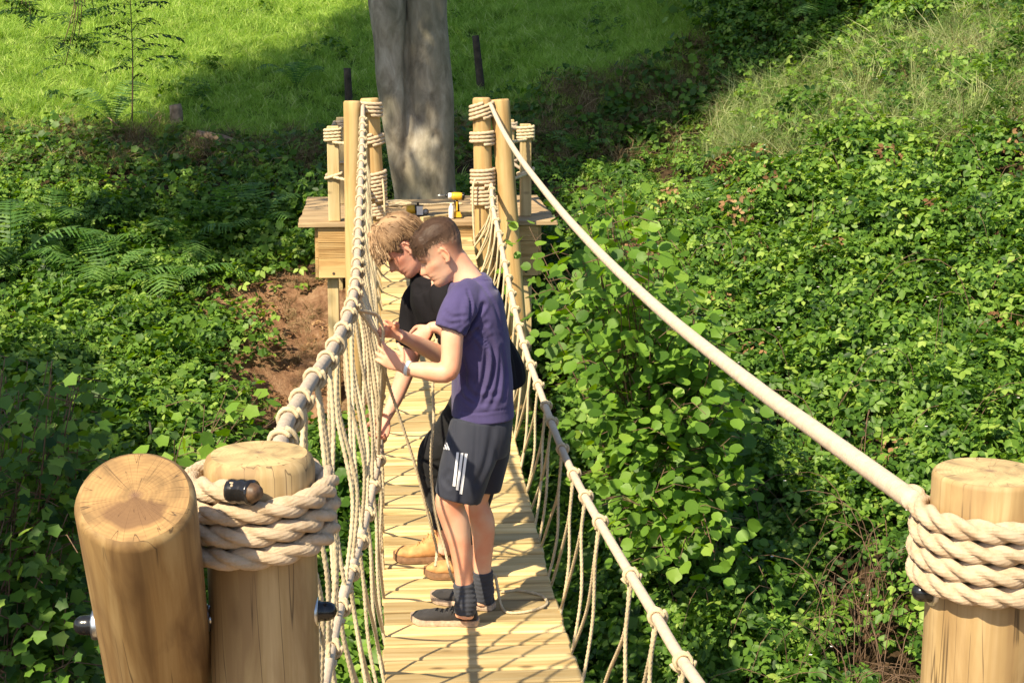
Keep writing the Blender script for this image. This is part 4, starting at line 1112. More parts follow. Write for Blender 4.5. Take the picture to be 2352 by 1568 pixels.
# bolts through the near posts
def dome_nut(c, axis, r=.015):
    """black cap: cylinder with a rounded end, along axis; plus steel washer"""
    cap, wsh = Geo(), Geo(); n = 16; th = np.arange(n) * 2 * np.pi / n
    ax = Vector(axis).normalized(); q = ax.to_track_quat('Z', 'Y').to_matrix()
    def rings(prof, g_):
        V = [tuple(Vector(c) + q @ Vector((rr_ * math.cos(a), rr_ * math.sin(a), z_))) for rr_, z_ in prof for a in th]
        F = [(k * n + i, k * n + (i + 1) % n, (k + 1) * n + (i + 1) % n, (k + 1) * n + i) for k in range(len(prof) - 1) for i in range(n)] + [tuple(range((len(prof) - 1) * n, len(prof) * n))]
        g_.add(V, F)
    rings([(r * 1.12, .002), (r * 1.12, .005), (r, .007), (r, .014), (r * .93, .021), (r * .7, .027), (r * .35, .030), (r * .05, .031)], cap)
    rings([(r * 1.5, -.006), (r * 1.5, .0), (r * 1.45, .003), (r * .6, .003)], wsh)
    return cap.mesh('bolt_cap'), wsh.mesh('washer')
for e_, c_, ax in ((nL, (-.461, 2.355, .864), (1, -.05, 0)), (nO, (-.786, 2.33, .862), (-1, 0, 0)), (nR, (.487, 2.355, .868), (-1, -.05, 0))):
    a_, b_ = dome_nut(c_, ax); child_mesh(e_, 'bolt_cap', a_, M['black_plastic']); child_mesh(e_, 'washer', b_, M['steel'])
wg = Geo()
for k in range(4):
    n = 20; th = np.arange(n) * 2 * np.pi / n; x0 = -.628 + k * .0035 - .0035; rw = .021 - .001 * (k % 2)
    V = [(x0 + dx, 2.345 + rw * math.cos(a), .862 + rw * math.sin(a)) for dx in (0, .0028) for a in th]
    wg.add(V, [(i, (i + 1) % n, n + (i + 1) % n, n + i) for i in range(n)] + [tuple(range(n)), tuple(range(2 * n - 1, n - 1, -1))])
child_mesh(nL, 'washer_stack', wg.mesh('washer_stack'), M['steel'])
Pb = smooth_path([(-.80, 2.33, .857), (-.45, 2.355, .864)], .1); V, F = ring_tube(Pb, .008, 8); q = Geo(); q.add(V, F); child_mesh(nL, 'bolt_rod', q.mesh('bolt_rod'), M['steel'])

# near platform (mostly below the picture)
np_ = empty('near_platform', (0, .8, 0), 'near timber platform below the camera at the start of the bridge', 'platform')
nbm = box_mesh('deck_board', 2.3, .139, .038, .004); nbm.materials.append(M['deck'])
for k in range(26): place('deck_board', nbm, (.02, 2.10 - k * .1435, -.019), (0, 0, 0), np_)
for y_ in (-1.3, .4, 1.9): place('joist', box_mesh('joist', 2.0, .05, .14, 0), (.02, y_, -.115), (0, 0, 0), np_, M['board'])
for x_ in (-.9, .95):
    for y_ in (-1.0, 1.5): 
        zb = float(ground(x_, y_)) - .3
        place('leg', box_mesh('leg', .1, .1, -.19 - zb, 0), (x_, y_, (zb - .19) / 2), (0, 0, 0), np_, M['squared'])

# ------------------------------------------------------------------ the rope bridge
br = empty('rope_bridge', (0, 8, -.75), 'sagging rope bridge with pale pine planks and knotted net sides', 'bridge')
YA, YB = 2.30, 13.74
_wy = [2.30, 3.2, 4.4, 5.5, 6.4, 7.2, 8.08, 9.06, 10.5, 12, 13.0, 13.74]
_wz = [-.07, -.33, -.60, -.75, -.795, -.80, -.755, -.67, -.52, -.33, -.20, -.09]
def walk(y):
    # smoothed sag of the walkway
    s = 0; 
    for d_, w_ in ((-.5, .2), (-.25, .2), (0, .2), (.25, .2), (.5, .2)): s = s + w_ * np.interp(y + d_, _wy, _wz)
    return s
pms = []
for k in range(4):
    pms.append(box_mesh('plank', .765, .122, .030, .007)); pms[-1].materials.append(M['plank'])
yk = YA + .08; planks = []
while yk < YB - .05:
    zc = float(walk(yk)); sl = math.atan(float(walk(yk + .07) - walk(yk - .07)) / .14)
    place('plank', pms[len(planks) % 4], (rnd.uniform(-.006, .006), yk, zc - .014), (sl + rnd.uniform(-.022, .022), rnd.uniform(-.006, .006), rnd.uniform(-.008, .008)), br)
    planks.append((yk, zc)); yk += .1415 + rnd.uniform(-.002, .003)
for s in (-.30, .30):
    g_ = Geo(); rope(g_, [(s, y_, float(walk(y_)) - .048) for y_ in np.linspace(YA - .1, YB + .1, 30)], .018, twist=False, step=.1, sides=8)
    link('bearer_rope', g_.mesh('bearer_rope'), M['rope'], br)

def fitx(ys_, zs_, curve, x0):
    cy = np.array([q[1] for q in curve], float); cx = np.array([q[0] for q in curve], float); k = np.argsort(cy); out = []
    for Yk, Zk in zip(ys_, zs_):
        x_ = x0
        for _ in range(15):
            u, v_, z_ = project((x_, Yk, Zk)); x_ += (np.interp(v_, cy[k], cx[k]) - u) * z_ / 3760
        out.append((x_, Yk, Zk))
    return out
def fitz(ys_, curve):
    cy = np.array([q[1] for q in curve], float); cx = np.array([q[0] for q in curve], float); k = np.argsort(cx); Yl, Zl = [2.44, 13.55], [1.008, .99]
    xf = lambda Yk: float(np.interp(Yk, [2.4, 4, 7, 10.4, 12.5, 13.55], [.458, .445, .44, .45, .50, .535]))
    for Yk in ys_:
        z_ = .9
        for _ in range(15):
            u, v_, dd = project((xf(Yk), Yk, z_)); z_ -= (np.interp(u, cx[k], cy[k]) - v_) * dd / 3760
        Yl.append(Yk); Zl.append(z_)
    pf_ = np.polyfit(Yl, Zl, 3, w=[4, 4] + [1] * len(ys_))
    return [(xf(Yk), Yk, float(np.polyval(pf_, Yk))) for Yk in ys_]
# left hand rope, measured
HL = [(-.53, 2.47, .975), (-.543, 2.8, .94), (-.562, 3.1, .90), (-.574, 3.5, .86), (-.562, 4, .81), (-.539, 4.5, .77), (-.519, 5, .72), (-.486, 6, .66), (-.478, 7, .615), (-.485, 8, .61), (-.491, 9, .64), (-.5, 11, .76), (-.507, 12.4, .88), (-.515, 13.62, .985)]
cR = [(2120, 1130), (2016, 1057), (1741, 880), (1545, 723), (1364, 576), (1274, 477), (1230, 411), (1169, 328), (1130, 240)]
HRZ = [.985, .955, .915, .90, .895, .895, .90, .915, .94, .965]
HR = [(.463, 2.39, 1.004)] + fitz([2.9, 3.4, 4.4, 5.3, 6.2, 7.2, 8.3, 9.6, 11, 12.2], cR) + [(.535, 13.55, .99)]
cM = [(1600, 1568), (1510, 1421), (1450, 1322), (1378, 1201), (1317, 1091), (1291, 1033), (1252, 930), (1200, 780), (1172, 670), (1160, 600), (1133, 480), (1125, 430)]
MR = [(.47, 2.42, .28), (.455, 3.2, .14)] + fitx([4.0, 4.5, 5, 5.8, 6.4, 7.1, 8, 9.2, 10.57, 11.7, 12.7], [.06, .01, -.04, -.11, -.155, -.18, -.165, -.10, .03, .16, .26], cM, .43) + [(.535, 13.55, .34)]
ML = [(-.54, 2.45, .26), (-.535, 3.2, .14), (-.525, 3.9, .06), (-.51, 4.5, .01), (-.485, 5, -.03), (-.459, 5.5, -.08), (-.433, 6, -.11), (-.411, 6.5, -.14), (-.392, 7, -.165), (-.389, 7.5, -.16), (-.392, 8, -.15), (-.41, 9.2, -.10), (-.43, 10.57, .03), (-.46, 11.7, .16), (-.48, 12.7, .25), (-.50, 13.6, .34)]
def curve_of(pts): 
    P = smooth_path(pts, .05); return P
cHL, cHR, cMR, cML = map(curve_of, (HL, HR, MR, ML))
def on(Cv, y_): return np.array([np.interp(y_, Cv[:, 1], Cv[:, 0]), y_, np.interp(y_, Cv[:, 1], Cv[:, 2])])
def main_rope(name, pts, r, label, mat='hand_rope'):
    g_ = Geo(); P = smooth_path(pts, .006)
    V, F = ring_tube(P, twist_rad(P, r, .036, 15, 1, 0, .13), 15); g_.add(V, F)
    o = link(name, g_.mesh(name), M[mat], br); o['label'] = label; return o
ropes = {'HL': (main_rope('hand_rope', HL, .0178, 'greyish left hand rope with net knots', 'hand_rope_left'), cHL), 'HR': (main_rope('hand_rope', HR, .0168, 'clean pale right hand rope without netting'), cHR),
         'MR': (main_rope('middle_rope', MR, .0165, 'right middle rope carrying the net'), cMR), 'ML': (main_rope('middle_rope', ML, .0165, 'left middle rope carrying the net'), cML)}
# knots: clove hitches of the thin rope round the thick one (local y along the rope)
def knot_mesh(R_, rr):
    g_ = Geo(); 
    pts = [((R_ + rr * .8) * math.cos(a), -.017 + .034 * a / (2 * math.pi * 2.25), (R_ + rr) * math.sin(a)) for a in np.linspace(0, 2 * math.pi * 2.25, 46)]
    rope(g_, pts, rr, sides=7, twist=True, step=.008)
    rope(g_, [((R_ + rr * 2.2) * math.cos(a), .016 - .03 * (a + 2.2) / 2.9, (R_ + rr * 2.2) * math.sin(a)) for a in np.linspace(-2.2, .7, 12)], rr, sides=7, twist=False, step=.01)
    me = g_.mesh('knot'); me.materials.append(M['net']); me.polygons.foreach_set('use_smooth', [True] * len(me.polygons)); return me
NR = .0074
km = {'H': knot_mesh(.0178, .0064), 'M': knot_mesh(.0165, .0062)}
def add_knot(key, y_):
    po, Cv = ropes[key]; p_ = on(Cv, y_); d_ = Vector(on(Cv, y_ + .05) - on(Cv, y_ - .05)).normalized()
    o = bpy.data.objects.new('knot', km[key[0]]); C.objects.link(o); o.parent = po
    o.location = Vector(p_) - Vector(br.location) - po.location
    o.rotation_mode = 'QUATERNION'; o.rotation_quaternion = d_.to_track_quat('Y', 'Z') @ Quaternion((0, 1, 0), rnd.uniform(-.6, .6))
    return p_
def strand(pts, name='net_strand', far=None):
    pts = [tuple(q) for q in pts]; far = (min(q[1] for q in pts) > 8.6) if far is None else far
    g_ = Geo(); rope(g_, pts, NR, sides=6 if far else 8, twist=not far, step=.08 if far else None)
    return link(name, g_.mesh(name), M['net'], br)
def edge(sx, y_): return np.array([sx * .377, y_, float(walk(y_)) - .02])
kR = [3.0, 3.5, 4.06, 4.5, 5.01, 5.79, 6.23, 6.64, 7.09, 7.57, 7.87]
while kR[-1] < 13.0: kR.append(kR[-1] + .40 + rnd.uniform(-.04, .04))
def net_down(key, sx, ks):
    R_ = .0165
    for y_ in ks:
        p_ = add_knot(key, y_)
        dz = np.array([0, 0, -R_ - NR])
        j = p_ + [-sx * .012, .02, -.13 - rnd.random() * .08]
        for s, (dy) in enumerate((.02 + rnd.uniform(-.06, .06), .46 + rnd.uniform(-.06, .06))):
            q = edge(sx, min(y_ + dy, 13.6)); jj = j + [0, .008 * (1 if s else -1), 0]
            bow = (jj + q) / 2 + [sx * rnd.uniform(.0, .02), rnd.uniform(-.03, .03), 0]
            strand([p_ + dz + [0, .016 * (1 if s else -1), .004], jj, bow, q, q + [-sx * .03, 0, -.03]])
net_down('MR', 1, kR)
kL = [2.75, 3.1, 3.5, 3.9, 4.3, 4.7, 5.1, 5.55, 5.95, 6.4, 6.9, 7.3, 7.7]
while kL[-1] < 13.0: kL.append(kL[-1] + .40 + rnd.uniform(-.04, .04))
net_down('ML', -1, kL)
kH = [2.66, 2.98, 3.3, 3.62, 3.95, 4.32, 4.75, 5.1, 5.5, 5.9, 6.2]
while kH[-1] < 12.9: kH.append(kH[-1] + .34 + rnd.uniform(-.05, .05))
for n_, y_ in enumerate(kH):
    p_ = add_knot('HL', y_)
    for s in (-1, 1):
        ye = min(max(y_ + s * .17 + rnd.uniform(-.07, .07), 2.5), 13.3); q = on(cML, ye)
        m1 = p_ * .72 + q * .28 + [rnd.uniform(-.01, .03), rnd.uniform(-.03, .03), 0]; m2 = p_ * .35 + q * .65 + [rnd.uniform(-.015, .035), rnd.uniform(-.03, .03), 0]
        strand([p_ + [.01, .014 * s, -.02], m1, m2, q + [0, 0, .012], q + [.02, .01, -.012]])
# thick rope ends wound round the near posts
RT = .0172
def near_coil(e_, path, label):
    g_ = Geo(); rope(g_, path, RT, pitch=.135, sides=63, step=.0045, depth=1.0)
    child_mesh(e_, 'rope_wrap', g_.mesh('rope_wrap'), M['rope'], label)
ca, sa = math.cos, math.sin
path = []
turns = 3.17; a0 = R(-104); n = int(turns * 40)
for i in range(n + 1):
    a = a0 - 2 * math.pi * turns * i / n
    f = i / n
    z_ = 1.094 - .0335 * turns * f + .003 * ca(a)
    rad = .083 + RT + .001 * math.sin(a * 3)
    path.append((-.540 + rad * ca(a), 2.36 + rad * sa(a), z_ - .012))
near_coil(nL, path, 'three turns of thick laid rope with a taped end')
tape_p = np.array(path[0]); tdir = np.array(path[0]) - np.array(path[2]); tdir /= np.linalg.norm(tdir)
g_ = Geo(); Pt = smooth_path([tape_p - tdir * .012, tape_p + tdir * .008, tape_p + tdir * .026 + [0, -.003, 0]], .004)
V, F = ring_tube(Pt, np.full(len(Pt), .0180) * (1 + .04 * np.sin(np.arange(len(Pt)) * 1.9)), 16); g_.add(V, F)
child_mesh(nL, 'tape_end', g_.mesh('tape_end'), M['tape'], 'black taped rope end')
g_ = Geo(); Pt = smooth_path([tape_p + tdir * .024 + [0, -.004, 0], tape_p + tdir * .036 + [0, -.006, .001]], .004); V, F = ring_tube(Pt, np.linspace(.016, .010, len(Pt)), 9); g_.add(V, F)
child_mesh(nL, 'frayed_end', g_.mesh('frayed_end'), plain('charred_rope', (.09, .05, .025), .5, noise_amt=.6, nscale=90))
# lead from the coil to the left hand rope
g_ = Geo(); rope(g_, [(-.533 + .10 * ca(R(10)), 2.36 + .10 * sa(R(10)), 1.03), (-.533 + .10 * ca(R(60)), 2.36 + .10 * sa(R(60)), 1.01), (-.533 + .07, 2.50, .99), (-.53, 2.60, .968)], RT, pitch=.118, sides=15)
child_mesh(nL, 'rope_lead', g_.mesh('rope_lead'), M['rope_grey'])
path = []
turns = 3.9; n = int(turns * 40); a0 = R(150)
for i in range(n + 1):
    a = a0 + 2 * math.pi * turns * i / n; f = i / n
    path.append((.572 + (.086 + RT) * ca(a), 2.36 + (.086 + RT) * sa(a), 1.003 - .0335 * turns * f + .003 * ca(a)))
pre = [(.464, 2.44, 1.004)]
near_coil(nR, pre + path, 'four turns of thick laid rope')

# ------------------------------------------------------------------ people
def skin_mat(name, col):
    m, t, p, o = new_mat(name)
    n = N(t, 'ShaderNodeTexNoise', Scale=9.0, Detail=4.0); t.links.new(coords(t, jitter=False), n.inputs['Vector'])
    red = tuple(c * k for c, k in zip(col, (.98, .74, .68)))
    c = ramp(t, n.outputs[0], [(0.35, red), (0.6, col)])
    a = N(t, 'ShaderNodeAttribute', attribute_name='flush')
    c = mixc(t, a.outputs['Fac'], c, tuple(c_ * k for c_, k in zip(col, (.92, .50, .42))))
    a2 = N(t, 'ShaderNodeAttribute', attribute_name='brow')
    c = mixc(t, a2.outputs['Fac'], c, (.10, .05, .03))
    t.links.new(c, p.inputs['Base Color'])
    p.inputs['Roughness'].default_value = .52; p.inputs['Specular IOR Level'].default_value = .35
    p.inputs['Subsurface Weight'].default_value = .12; p.inputs['Subsurface Radius'].default_value = (.012, .004, .002); p.inputs['Subsurface Scale'].default_value = .6
    n2 = N(t, 'ShaderNodeTexNoise', Scale=220.0, Detail=2.0); t.links.new(coords(t, jitter=False), n2.inputs['Vector'])
    bump(t, p, n2.outputs[0], .15, .001)
    return m
def cloth_mat(name, col, amt=.18, weave=900.0, rough=.9):
    m, t, p, o = new_mat(name)
    n = N(t, 'ShaderNodeTexNoise', Scale=7.0, Detail=6.0, Roughness=.6); t.links.new(coords(t, jitter=False), n.inputs['Vector'])
    t.links.new(ramp(t, n.outputs[0], [(.3, tuple(c * (1 - amt) for c in col)), (.7, tuple(c * (1 + amt) for c in col))]), p.inputs['Base Color'])
    p.inputs['Roughness'].default_value = rough; p.inputs['Specular IOR Level'].default_value = .2
    p.inputs['Sheen Weight'].default_value = .12
    n2 = N(t, 'ShaderNodeTexNoise', Scale=weave, Detail=1.0); t.links.new(coords(t, jitter=False), n2.inputs['Vector'])
    bump(t, p, n2.outputs[0], .35, .001)
    return m
def hair_mat(name, stops):
    m, t, p, o = new_mat(name)
    a = N(t, 'ShaderNodeAttribute', attribute_name='tint')
    n = N(t, 'ShaderNodeTexNoise', Scale=160.0, Detail=3.0); t.links.new(coords(t, jitter=False), n.inputs['Vector'])
    ad = N(t, 'ShaderNodeMath', operation='MULTIPLY_ADD'); ad.inputs[1].default_value = .35; t.links.new(n.outputs[0], ad.inputs[0])
    s = N(t, 'ShaderNodeMath', operation='SUBTRACT'); s.inputs[1].default_value = .17; t.links.new(a.outputs['Fac'], s.inputs[0]); t.links.new(s.outputs[0], ad.inputs[2])
    t.links.new(ramp(t, ad.outputs[0], stops), p.inputs['Base Color'])
    p.inputs['Roughness'].default_value = .55; p.inputs['Specular IOR Level'].default_value = .2
    bump(t, p, n.outputs[0], .4, .002)
    return m
M['skin'] = skin_mat('light_skin', (.74, .44, .29))
M['skin2'] = skin_mat('fair_skin', (.72, .41, .29))
M['navy'] = cloth_mat('faded_purple_navy_cotton', (.068, .055, .145))
M['black_cotton'] = cloth_mat('black_cotton', (.009, .008, .010)); M['black_cotton'].node_tree.nodes['Principled BSDF'].inputs['Sheen Weight'].default_value = 0
M['shorts'] = cloth_mat('dark_grey_sports_fabric', (.030, .033, .048), .12, 1300, .7)
M['black_jeans'] = cloth_mat('black_denim', (.011, .011, .012), .4)
M['sock'] = cloth_mat('dark_grey_knit', (.045, .048, .06), .3)
M['shoe'] = cloth_mat('charcoal_shoe_fabric', (.035, .032, .032), .35)
M['shoe_sole'] = plain('scuffed_tan_sole', (.42, .31, .22), .8, noise_amt=.35, nscale=60)
M['boot'] = plain('tan_nubuck', (.52, .27, .10), .75, noise_amt=.22, nscale=30)
M['boot_sole'] = plain('brown_rubber_sole', (.22, .12, .06), .8, noise_amt=.3)
M['white_print'] = plain('white_print', (.78, .77, .78), .6)
M['wristband'] = plain('white_wristband', (.8, .78, .75), .5)
M['hair_brown'] = hair_mat('short_brown_hair', [(0, (.55, .33, .23)), (.3, (.30, .18, .12)), (.62, (.10, .058, .036)), (1, (.050, .028, .018))])
M['hair_blond'] = hair_mat('dark_blond_hair', [(0, (.075, .042, .022)), (.4, (.19, .112, .058)), (.75, (.38, .245, .135)), (1, (.58, .42, .26))])

def etube(ch, side, step=.012, sides=24, ex=2.0):
    """ch rows: x y z rfront rside; closed tube with superelliptic section"""
    P = smooth_path(ch, step); side = np.array(side, float)
    T = np.gradient(P[:, :3], axis=0); T /= np.linalg.norm(T, axis=1)[:, None]
    S = side - T * (T @ side)[:, None]; S /= np.linalg.norm(S, axis=1)[:, None]
    Fv = np.cross(T, S)
    th = np.arange(sides) * 2 * np.pi / sides
    c, s = np.cos(th), np.sin(th); c = np.sign(c) * abs(c) ** (2 / ex); s = np.sign(s) * abs(s) ** (2 / ex)
    V = P[:, None, :3] + P[:, 3][:, None, None] * c[None, :, None] * Fv[:, None, :] + P[:, 4][:, None, None] * s[None, :, None] * S[:, None, :]
    n = len(P); i = np.arange(n - 1)[:, None] * sides; j = np.arange(sides)[None, :]; k = (j + 1) % sides
    F = [tuple(f) for f in np.stack([i + j, i + k, i + sides + k, i + sides + j], -1).reshape(-1, 4)]
    F += [tuple(range(sides - 1, -1, -1)), tuple(range((n - 1) * sides, n * sides))]
    return V.reshape(-1, 3), F
def pt(px, py, Y, rf, rs=None): q = at(px, py, Y=Y); return (q.x, q.y, q.z, rf, rs if rs else rf)

# head: z levels with front, back, half width (chin at -.115, crown at .118); face along +x
_H = np.array([[-.119, .055, .000, .016], [-.114, .078, -.004, .030], [-.102, .087, -.018, .042], [-.088, .087, -.040, .051], [-.080, .083, -.052, .055],
    [-.072, .089, -.060, .057], [-.064, .087, -.066, .059], [-.057, .092, -.070, .060], [-.046, .089, -.074, .063], [-.036, .090, -.079, .065],
    [-.020, .087, -.086, .069], [0, .083, -.095, .0735], [.014, .089, -.101, .076], [.030, .0905, -.104, .0775], [.050, .087, -.105, .077], [.070, .077, -.101, .073],
    [.088, .060, -.090, .064], [.102, .036, -.070, .050], [.112, .008, -.045, .032], [.118, -.012, -.022, .010]])
def head_mesh():
    sides = 72; zz = np.unique(np.concatenate([np.linspace(-.119, .118, 100)]))
    f = np.interp(zz, _H[:, 0], _H[:, 1]); b = np.interp(zz, _H[:, 0], _H[:, 2]); w = np.interp(zz, _H[:, 0], _H[:, 3])
    th = np.arange(sides) * 2 * np.pi / sides
    V = []
    for z_, f_, b_, w_ in zip(zz, f, b, w):
        c_, a_ = (f_ + b_) / 2, (f_ - b_) / 2
        c = np.sign(np.cos(th)) * abs(np.cos(th)) ** (2 / 2.25); s = np.sign(np.sin(th)) * abs(np.sin(th)) ** (2 / 2.25)
        x = c_ + a_ * c; y = w_ * s
        front = (x > 0) * 1.0
        nz = np.interp(z_, [-.050, -.046, -.040, -.034, -.012, .004, .016], [0, .012, .024, .026, .014, .005, 0]); nw = np.interp(z_, [-.05, -.038, -.02, .005], [.017, .016, .012, .009])
        x = x + front * nz * np.exp(-(y / nw) ** 2)
        x = x - front * .010 * np.exp(-((abs(y) - .031) / .015) ** 2 - ((z_ - .001) / .011) ** 2)
        x = x + front * .004 * np.exp(-((abs(y) - .033) / .010) ** 2 - ((z_ + .001) / .006) ** 2)
        x = x + front * .004 * np.exp(-((abs(y) - .030) / .022) ** 2 - ((z_ - .020) / .006) ** 2)
        x = x - front * .004 * np.exp(-(y / .022) ** 2 - ((z_ + .0665) / .0022) ** 2) + front * .003 * np.exp(-(y / .02) ** 2 - ((z_ + .0725) / .004) ** 2)
        y = y + np.sign(y) * .004 * np.exp(-((x - .045) / .03) ** 2 - ((z_ + .022) / .018) ** 2)
        V.append(np.stack([x, y, np.full(sides, z_)], -1))
    V = np.concatenate(V); n = len(zz)
    i = np.arange(n - 1)[:, None] * sides; j = np.arange(sides)[None, :]; k = (j + 1) % sides
    F = [tuple(q) for q in np.stack([i + j, i + k, i + sides + k, i + sides + j], -1).reshape(-1, 4)]
    F += [tuple(range(sides - 1, -1, -1)), tuple(range((n - 1) * sides, n * sides))]
    return V, F
def ear_parts(sy):
    """rim and bowl of an ear"""
    out = []
    a = np.linspace(-2.2, 2.9, 26)
    rim = [(-.012 + .016 * math.sin(q) * .95 - .004, sy * (.079 + .008 * (math.sin(q) < 0) + .004), -.004 + .029 * math.cos(q)) for q in a]
    rim = [(-.010 - .017 * math.sin(q) if math.sin(q) > 0 else -.010 - .010 * math.sin(q), sy * (.078 + .009 * max(0, math.sin(q))), -.006 + .029 * math.cos(q)) for q in np.linspace(-.9, 3.6, 24)]
    out.append(ring_tube(smooth_path(rim, .003), .0042, 8))
    bowl = [(-.012, sy * .066, -.004), (-.014, sy * .079, -.005)]
    V, F = etube([(-.012, sy * .064, -.008, .012, .024), (-.016, sy * .080, -.006, .012, .024)], (0, 0, 1), .004, 16); out.append((V, F))
    lob = ring_tube(np.array([(-.006, sy * .074, -.030), (-.008, sy * .079, -.034)]), .0075, 8); out.append(lob)
    return out
class Head:
    def __init__(s, centre, pitch, yaw=0, roll=0, scale=1.0):
        th = R(pitch)
        f = Vector((-math.cos(th), 0, -math.sin(th))); u = Vector((-math.sin(th), 0, math.cos(th))); l = Vector((0, -1, 0))
        m_ = Matrix((f, l, u)).transposed()
        m_ = Matrix.Rotation(R(yaw), 3, 'Z') @ m_ @ Matrix.Rotation(R(roll), 3, 'X')
        s.m = np.array(m_) * scale; s.c = np.array(centre)
    def w(s, V): return np.asarray(V) @ s.m.T + s.c
    def loc(s, V): return (np.asarray(V) - s.c) @ np.linalg.inv(s.m).T

def hand(g_, wrist, d, n, s, curls, size=1.0, thumb=(.5, .3), spread_=.0, wr=.022):
    """palm, four fingers and a thumb; d along the hand, n out of its back, s towards the thumb"""
    d, n, s = (np.array(q, float) for q in (d, n, s)); d /= np.linalg.norm(d); n -= d * n.dot(d); n /= np.linalg.norm(n); s2 = np.cross(n, d); s2 /= np.linalg.norm(s2)
    if s2.dot(s) < 0: s2 = -s2
    s = s2; w = np.array(wrist, float); k = size
    pe = w + d * .088 * k
    V, F = etube([tuple(w - d * .012) + (wr * .72, wr), tuple(w + d * .012 * k) + (.014 * k, .024 * k), tuple(w + d * .045 * k) + (.0145 * k, .036 * k), tuple(w + d * .078 * k) + (.0125 * k, .039 * k), tuple(pe) + (.009 * k, .036 * k)], s, .006, 18, 2.4); g_.add(V, F)
    L = [.070, .078, .073, .058]
    for q in range(4):
        off = (.0275 - .0185 * q) * k; b = w + d * (.078 if q else .076) * k + s * off
        a = 0.0; pts = [tuple(b - d * .02 * k - n * .001) + (.0085 * k,), tuple(b) + (.0092 * k,)]
        cur = b.copy(); fan = spread_ * (1.5 - q)
        for ph, (fr, rr) in enumerate(((.45, .0088), (.30, .0080), (.25, .0070))):
            a += curls[q][ph] if hasattr(curls[q], '__len__') else curls[q]
            dd = d * math.cos(a) - n * math.sin(a) + s * fan; dd /= np.linalg.norm(dd)
            m1 = cur + dd * L[q] * fr * k * .5; cur = cur + dd * L[q] * fr * k
            pts += [tuple(m1) + (rr * k * .97,), tuple(cur) + (rr * k,)]
        pts.append(tuple(cur + dd * .005 * k) + (.004 * k,))
        P = smooth_path(pts, .004); V, F = ring_tube(P[:, :3], P[:, 3], 10); g_.add(V, F)
    b = w + d * .022 * k + s * .022 * k
    t1 = d * .55 + s * .75 - n * thumb[0]; t1 /= np.linalg.norm(t1); t2 = d * .85 + s * .25 - n * (thumb[0] + thumb[1]); t2 /= np.linalg.norm(t2)
    p1 = b + t1 * .040 * k; p2 = p1 + t2 * .032 * k; p3 = p2 + (t2 - n * .2) * .024 * k
    P = smooth_path([tuple(w + d * .015 * k + s * .008) + (.013 * k,), tuple(b) + (.0135 * k,), tuple(p1) + (.0105 * k,), tuple(p2) + (.0098 * k,), tuple(p3) + (.0075 * k,), tuple(p3 + t2 * .004) + (.004 * k,)], .004)
    V, F = ring_tube(P[:, :3], P[:, 3], 10); g_.add(V, F)

def folds(me, lines, amp=.006):
    """cloth folds: ridges/valleys where they are seen on the near side of the cloth, plus a little slack"""
    V = co_of(me); Nn = no_of(me); dsp = np.zeros(len(V))
    bv = BVHTree.FromPolygons([Vector(c) for c in V], [tuple(p_.vertices) for p_ in me.polygons])
    for pts, a, w in lines:
        L = []
        for px, py in smooth_path([(q[0], q[1], 0) for q in pts], 6.0)[:, :2]:
            d = (at(px, py, Y=6.5) - CAM).normalized(); h = bv.ray_cast(CAM, d)
            if h[0] is not None: L.append(h[0])
        if len(L) < 2: continue
        dmin = np.full(len(V), 9.0); tt = np.zeros(len(V))
        for i_, q in enumerate(L):
            dd = ((V - np.array(q)) ** 2).sum(1); k = dd < dmin; dmin[k] = dd[k]; tt[k] = i_ / len(L)
        dmin = np.sqrt(dmin); env = np.sin(np.pi * np.clip(tt * .9 + .08, 0, 1)) ** .5
        dsp += env * a * (np.exp(-(dmin / w) ** 2) - .55 * np.exp(-((dmin - 1.9 * w) / (.9 * w)) ** 2))
    x_, y_, z_ = V[:, 0], V[:, 1], V[:, 2]
    dsp += amp * .35 * (np.sin(x_ * 31 + z_ * 17 + 2 * np.sin(y_ * 19)) * np.sin(z_ * 23 - y_ * 21 + 1.7 * np.sin(x_ * 14)))
    set_co(me, V + Nn * dsp[:, None]); return me
def union(name, parts, voxel, it=4):
    g_ = Geo()
    for V, F in parts: g_.add(V, F)
    return remesh(g_.mesh(name), voxel, it, .5)

def person(base, label):
    return empty('person', base, label, 'person')

# ================= the youth in the purple-navy shirt
YA_ = 6.62
fa = at(1060, 1425, Z=float(walk(6.6)) - .0)
pa = person((fa.x, 6.60, float(walk(6.6))), 'person in purple navy shirt and dark striped shorts gripping the rope net, near side')
hA = Head(at(1012, 580, Y=YA_), 31, 0, 0, 1.04)
yn, yf = 6.50, 6.73                                        # near and far leg
gb_ = Geo()
V, F = head_mesh(); gb_.add(hA.w(V), F)
for sy in (-1, 1):
    for V, F in ear_parts(sy): gb_.add(hA.w(V), F)
SD = (0, 1, 0)
hc = hA.w([[-.030, 0, -.055], [-.028, 0, -.02]])
def E_(ch, **k): gb_.add(*etube(ch, k.pop('side', SD), **k))
E_([tuple(hc[1]) + (.052, .052), tuple(hc[0]) + (.056, .055), pt(1062, 625, YA_, .058, .058), pt(1082, 660, YA_, .07, .09)])
E_([pt(1084, 640, YA_, .05, .08), pt(1086, 668, YA_, .085, .145), pt(1092, 720, YA_, .105, .170), pt(1100, 800, YA_, .105, .155), pt(1106, 880, YA_, .10, .140), pt(1112, 950, YA_, .086, .135), pt(1108, 1010, YA_, .085, .135)], ex=2.3)
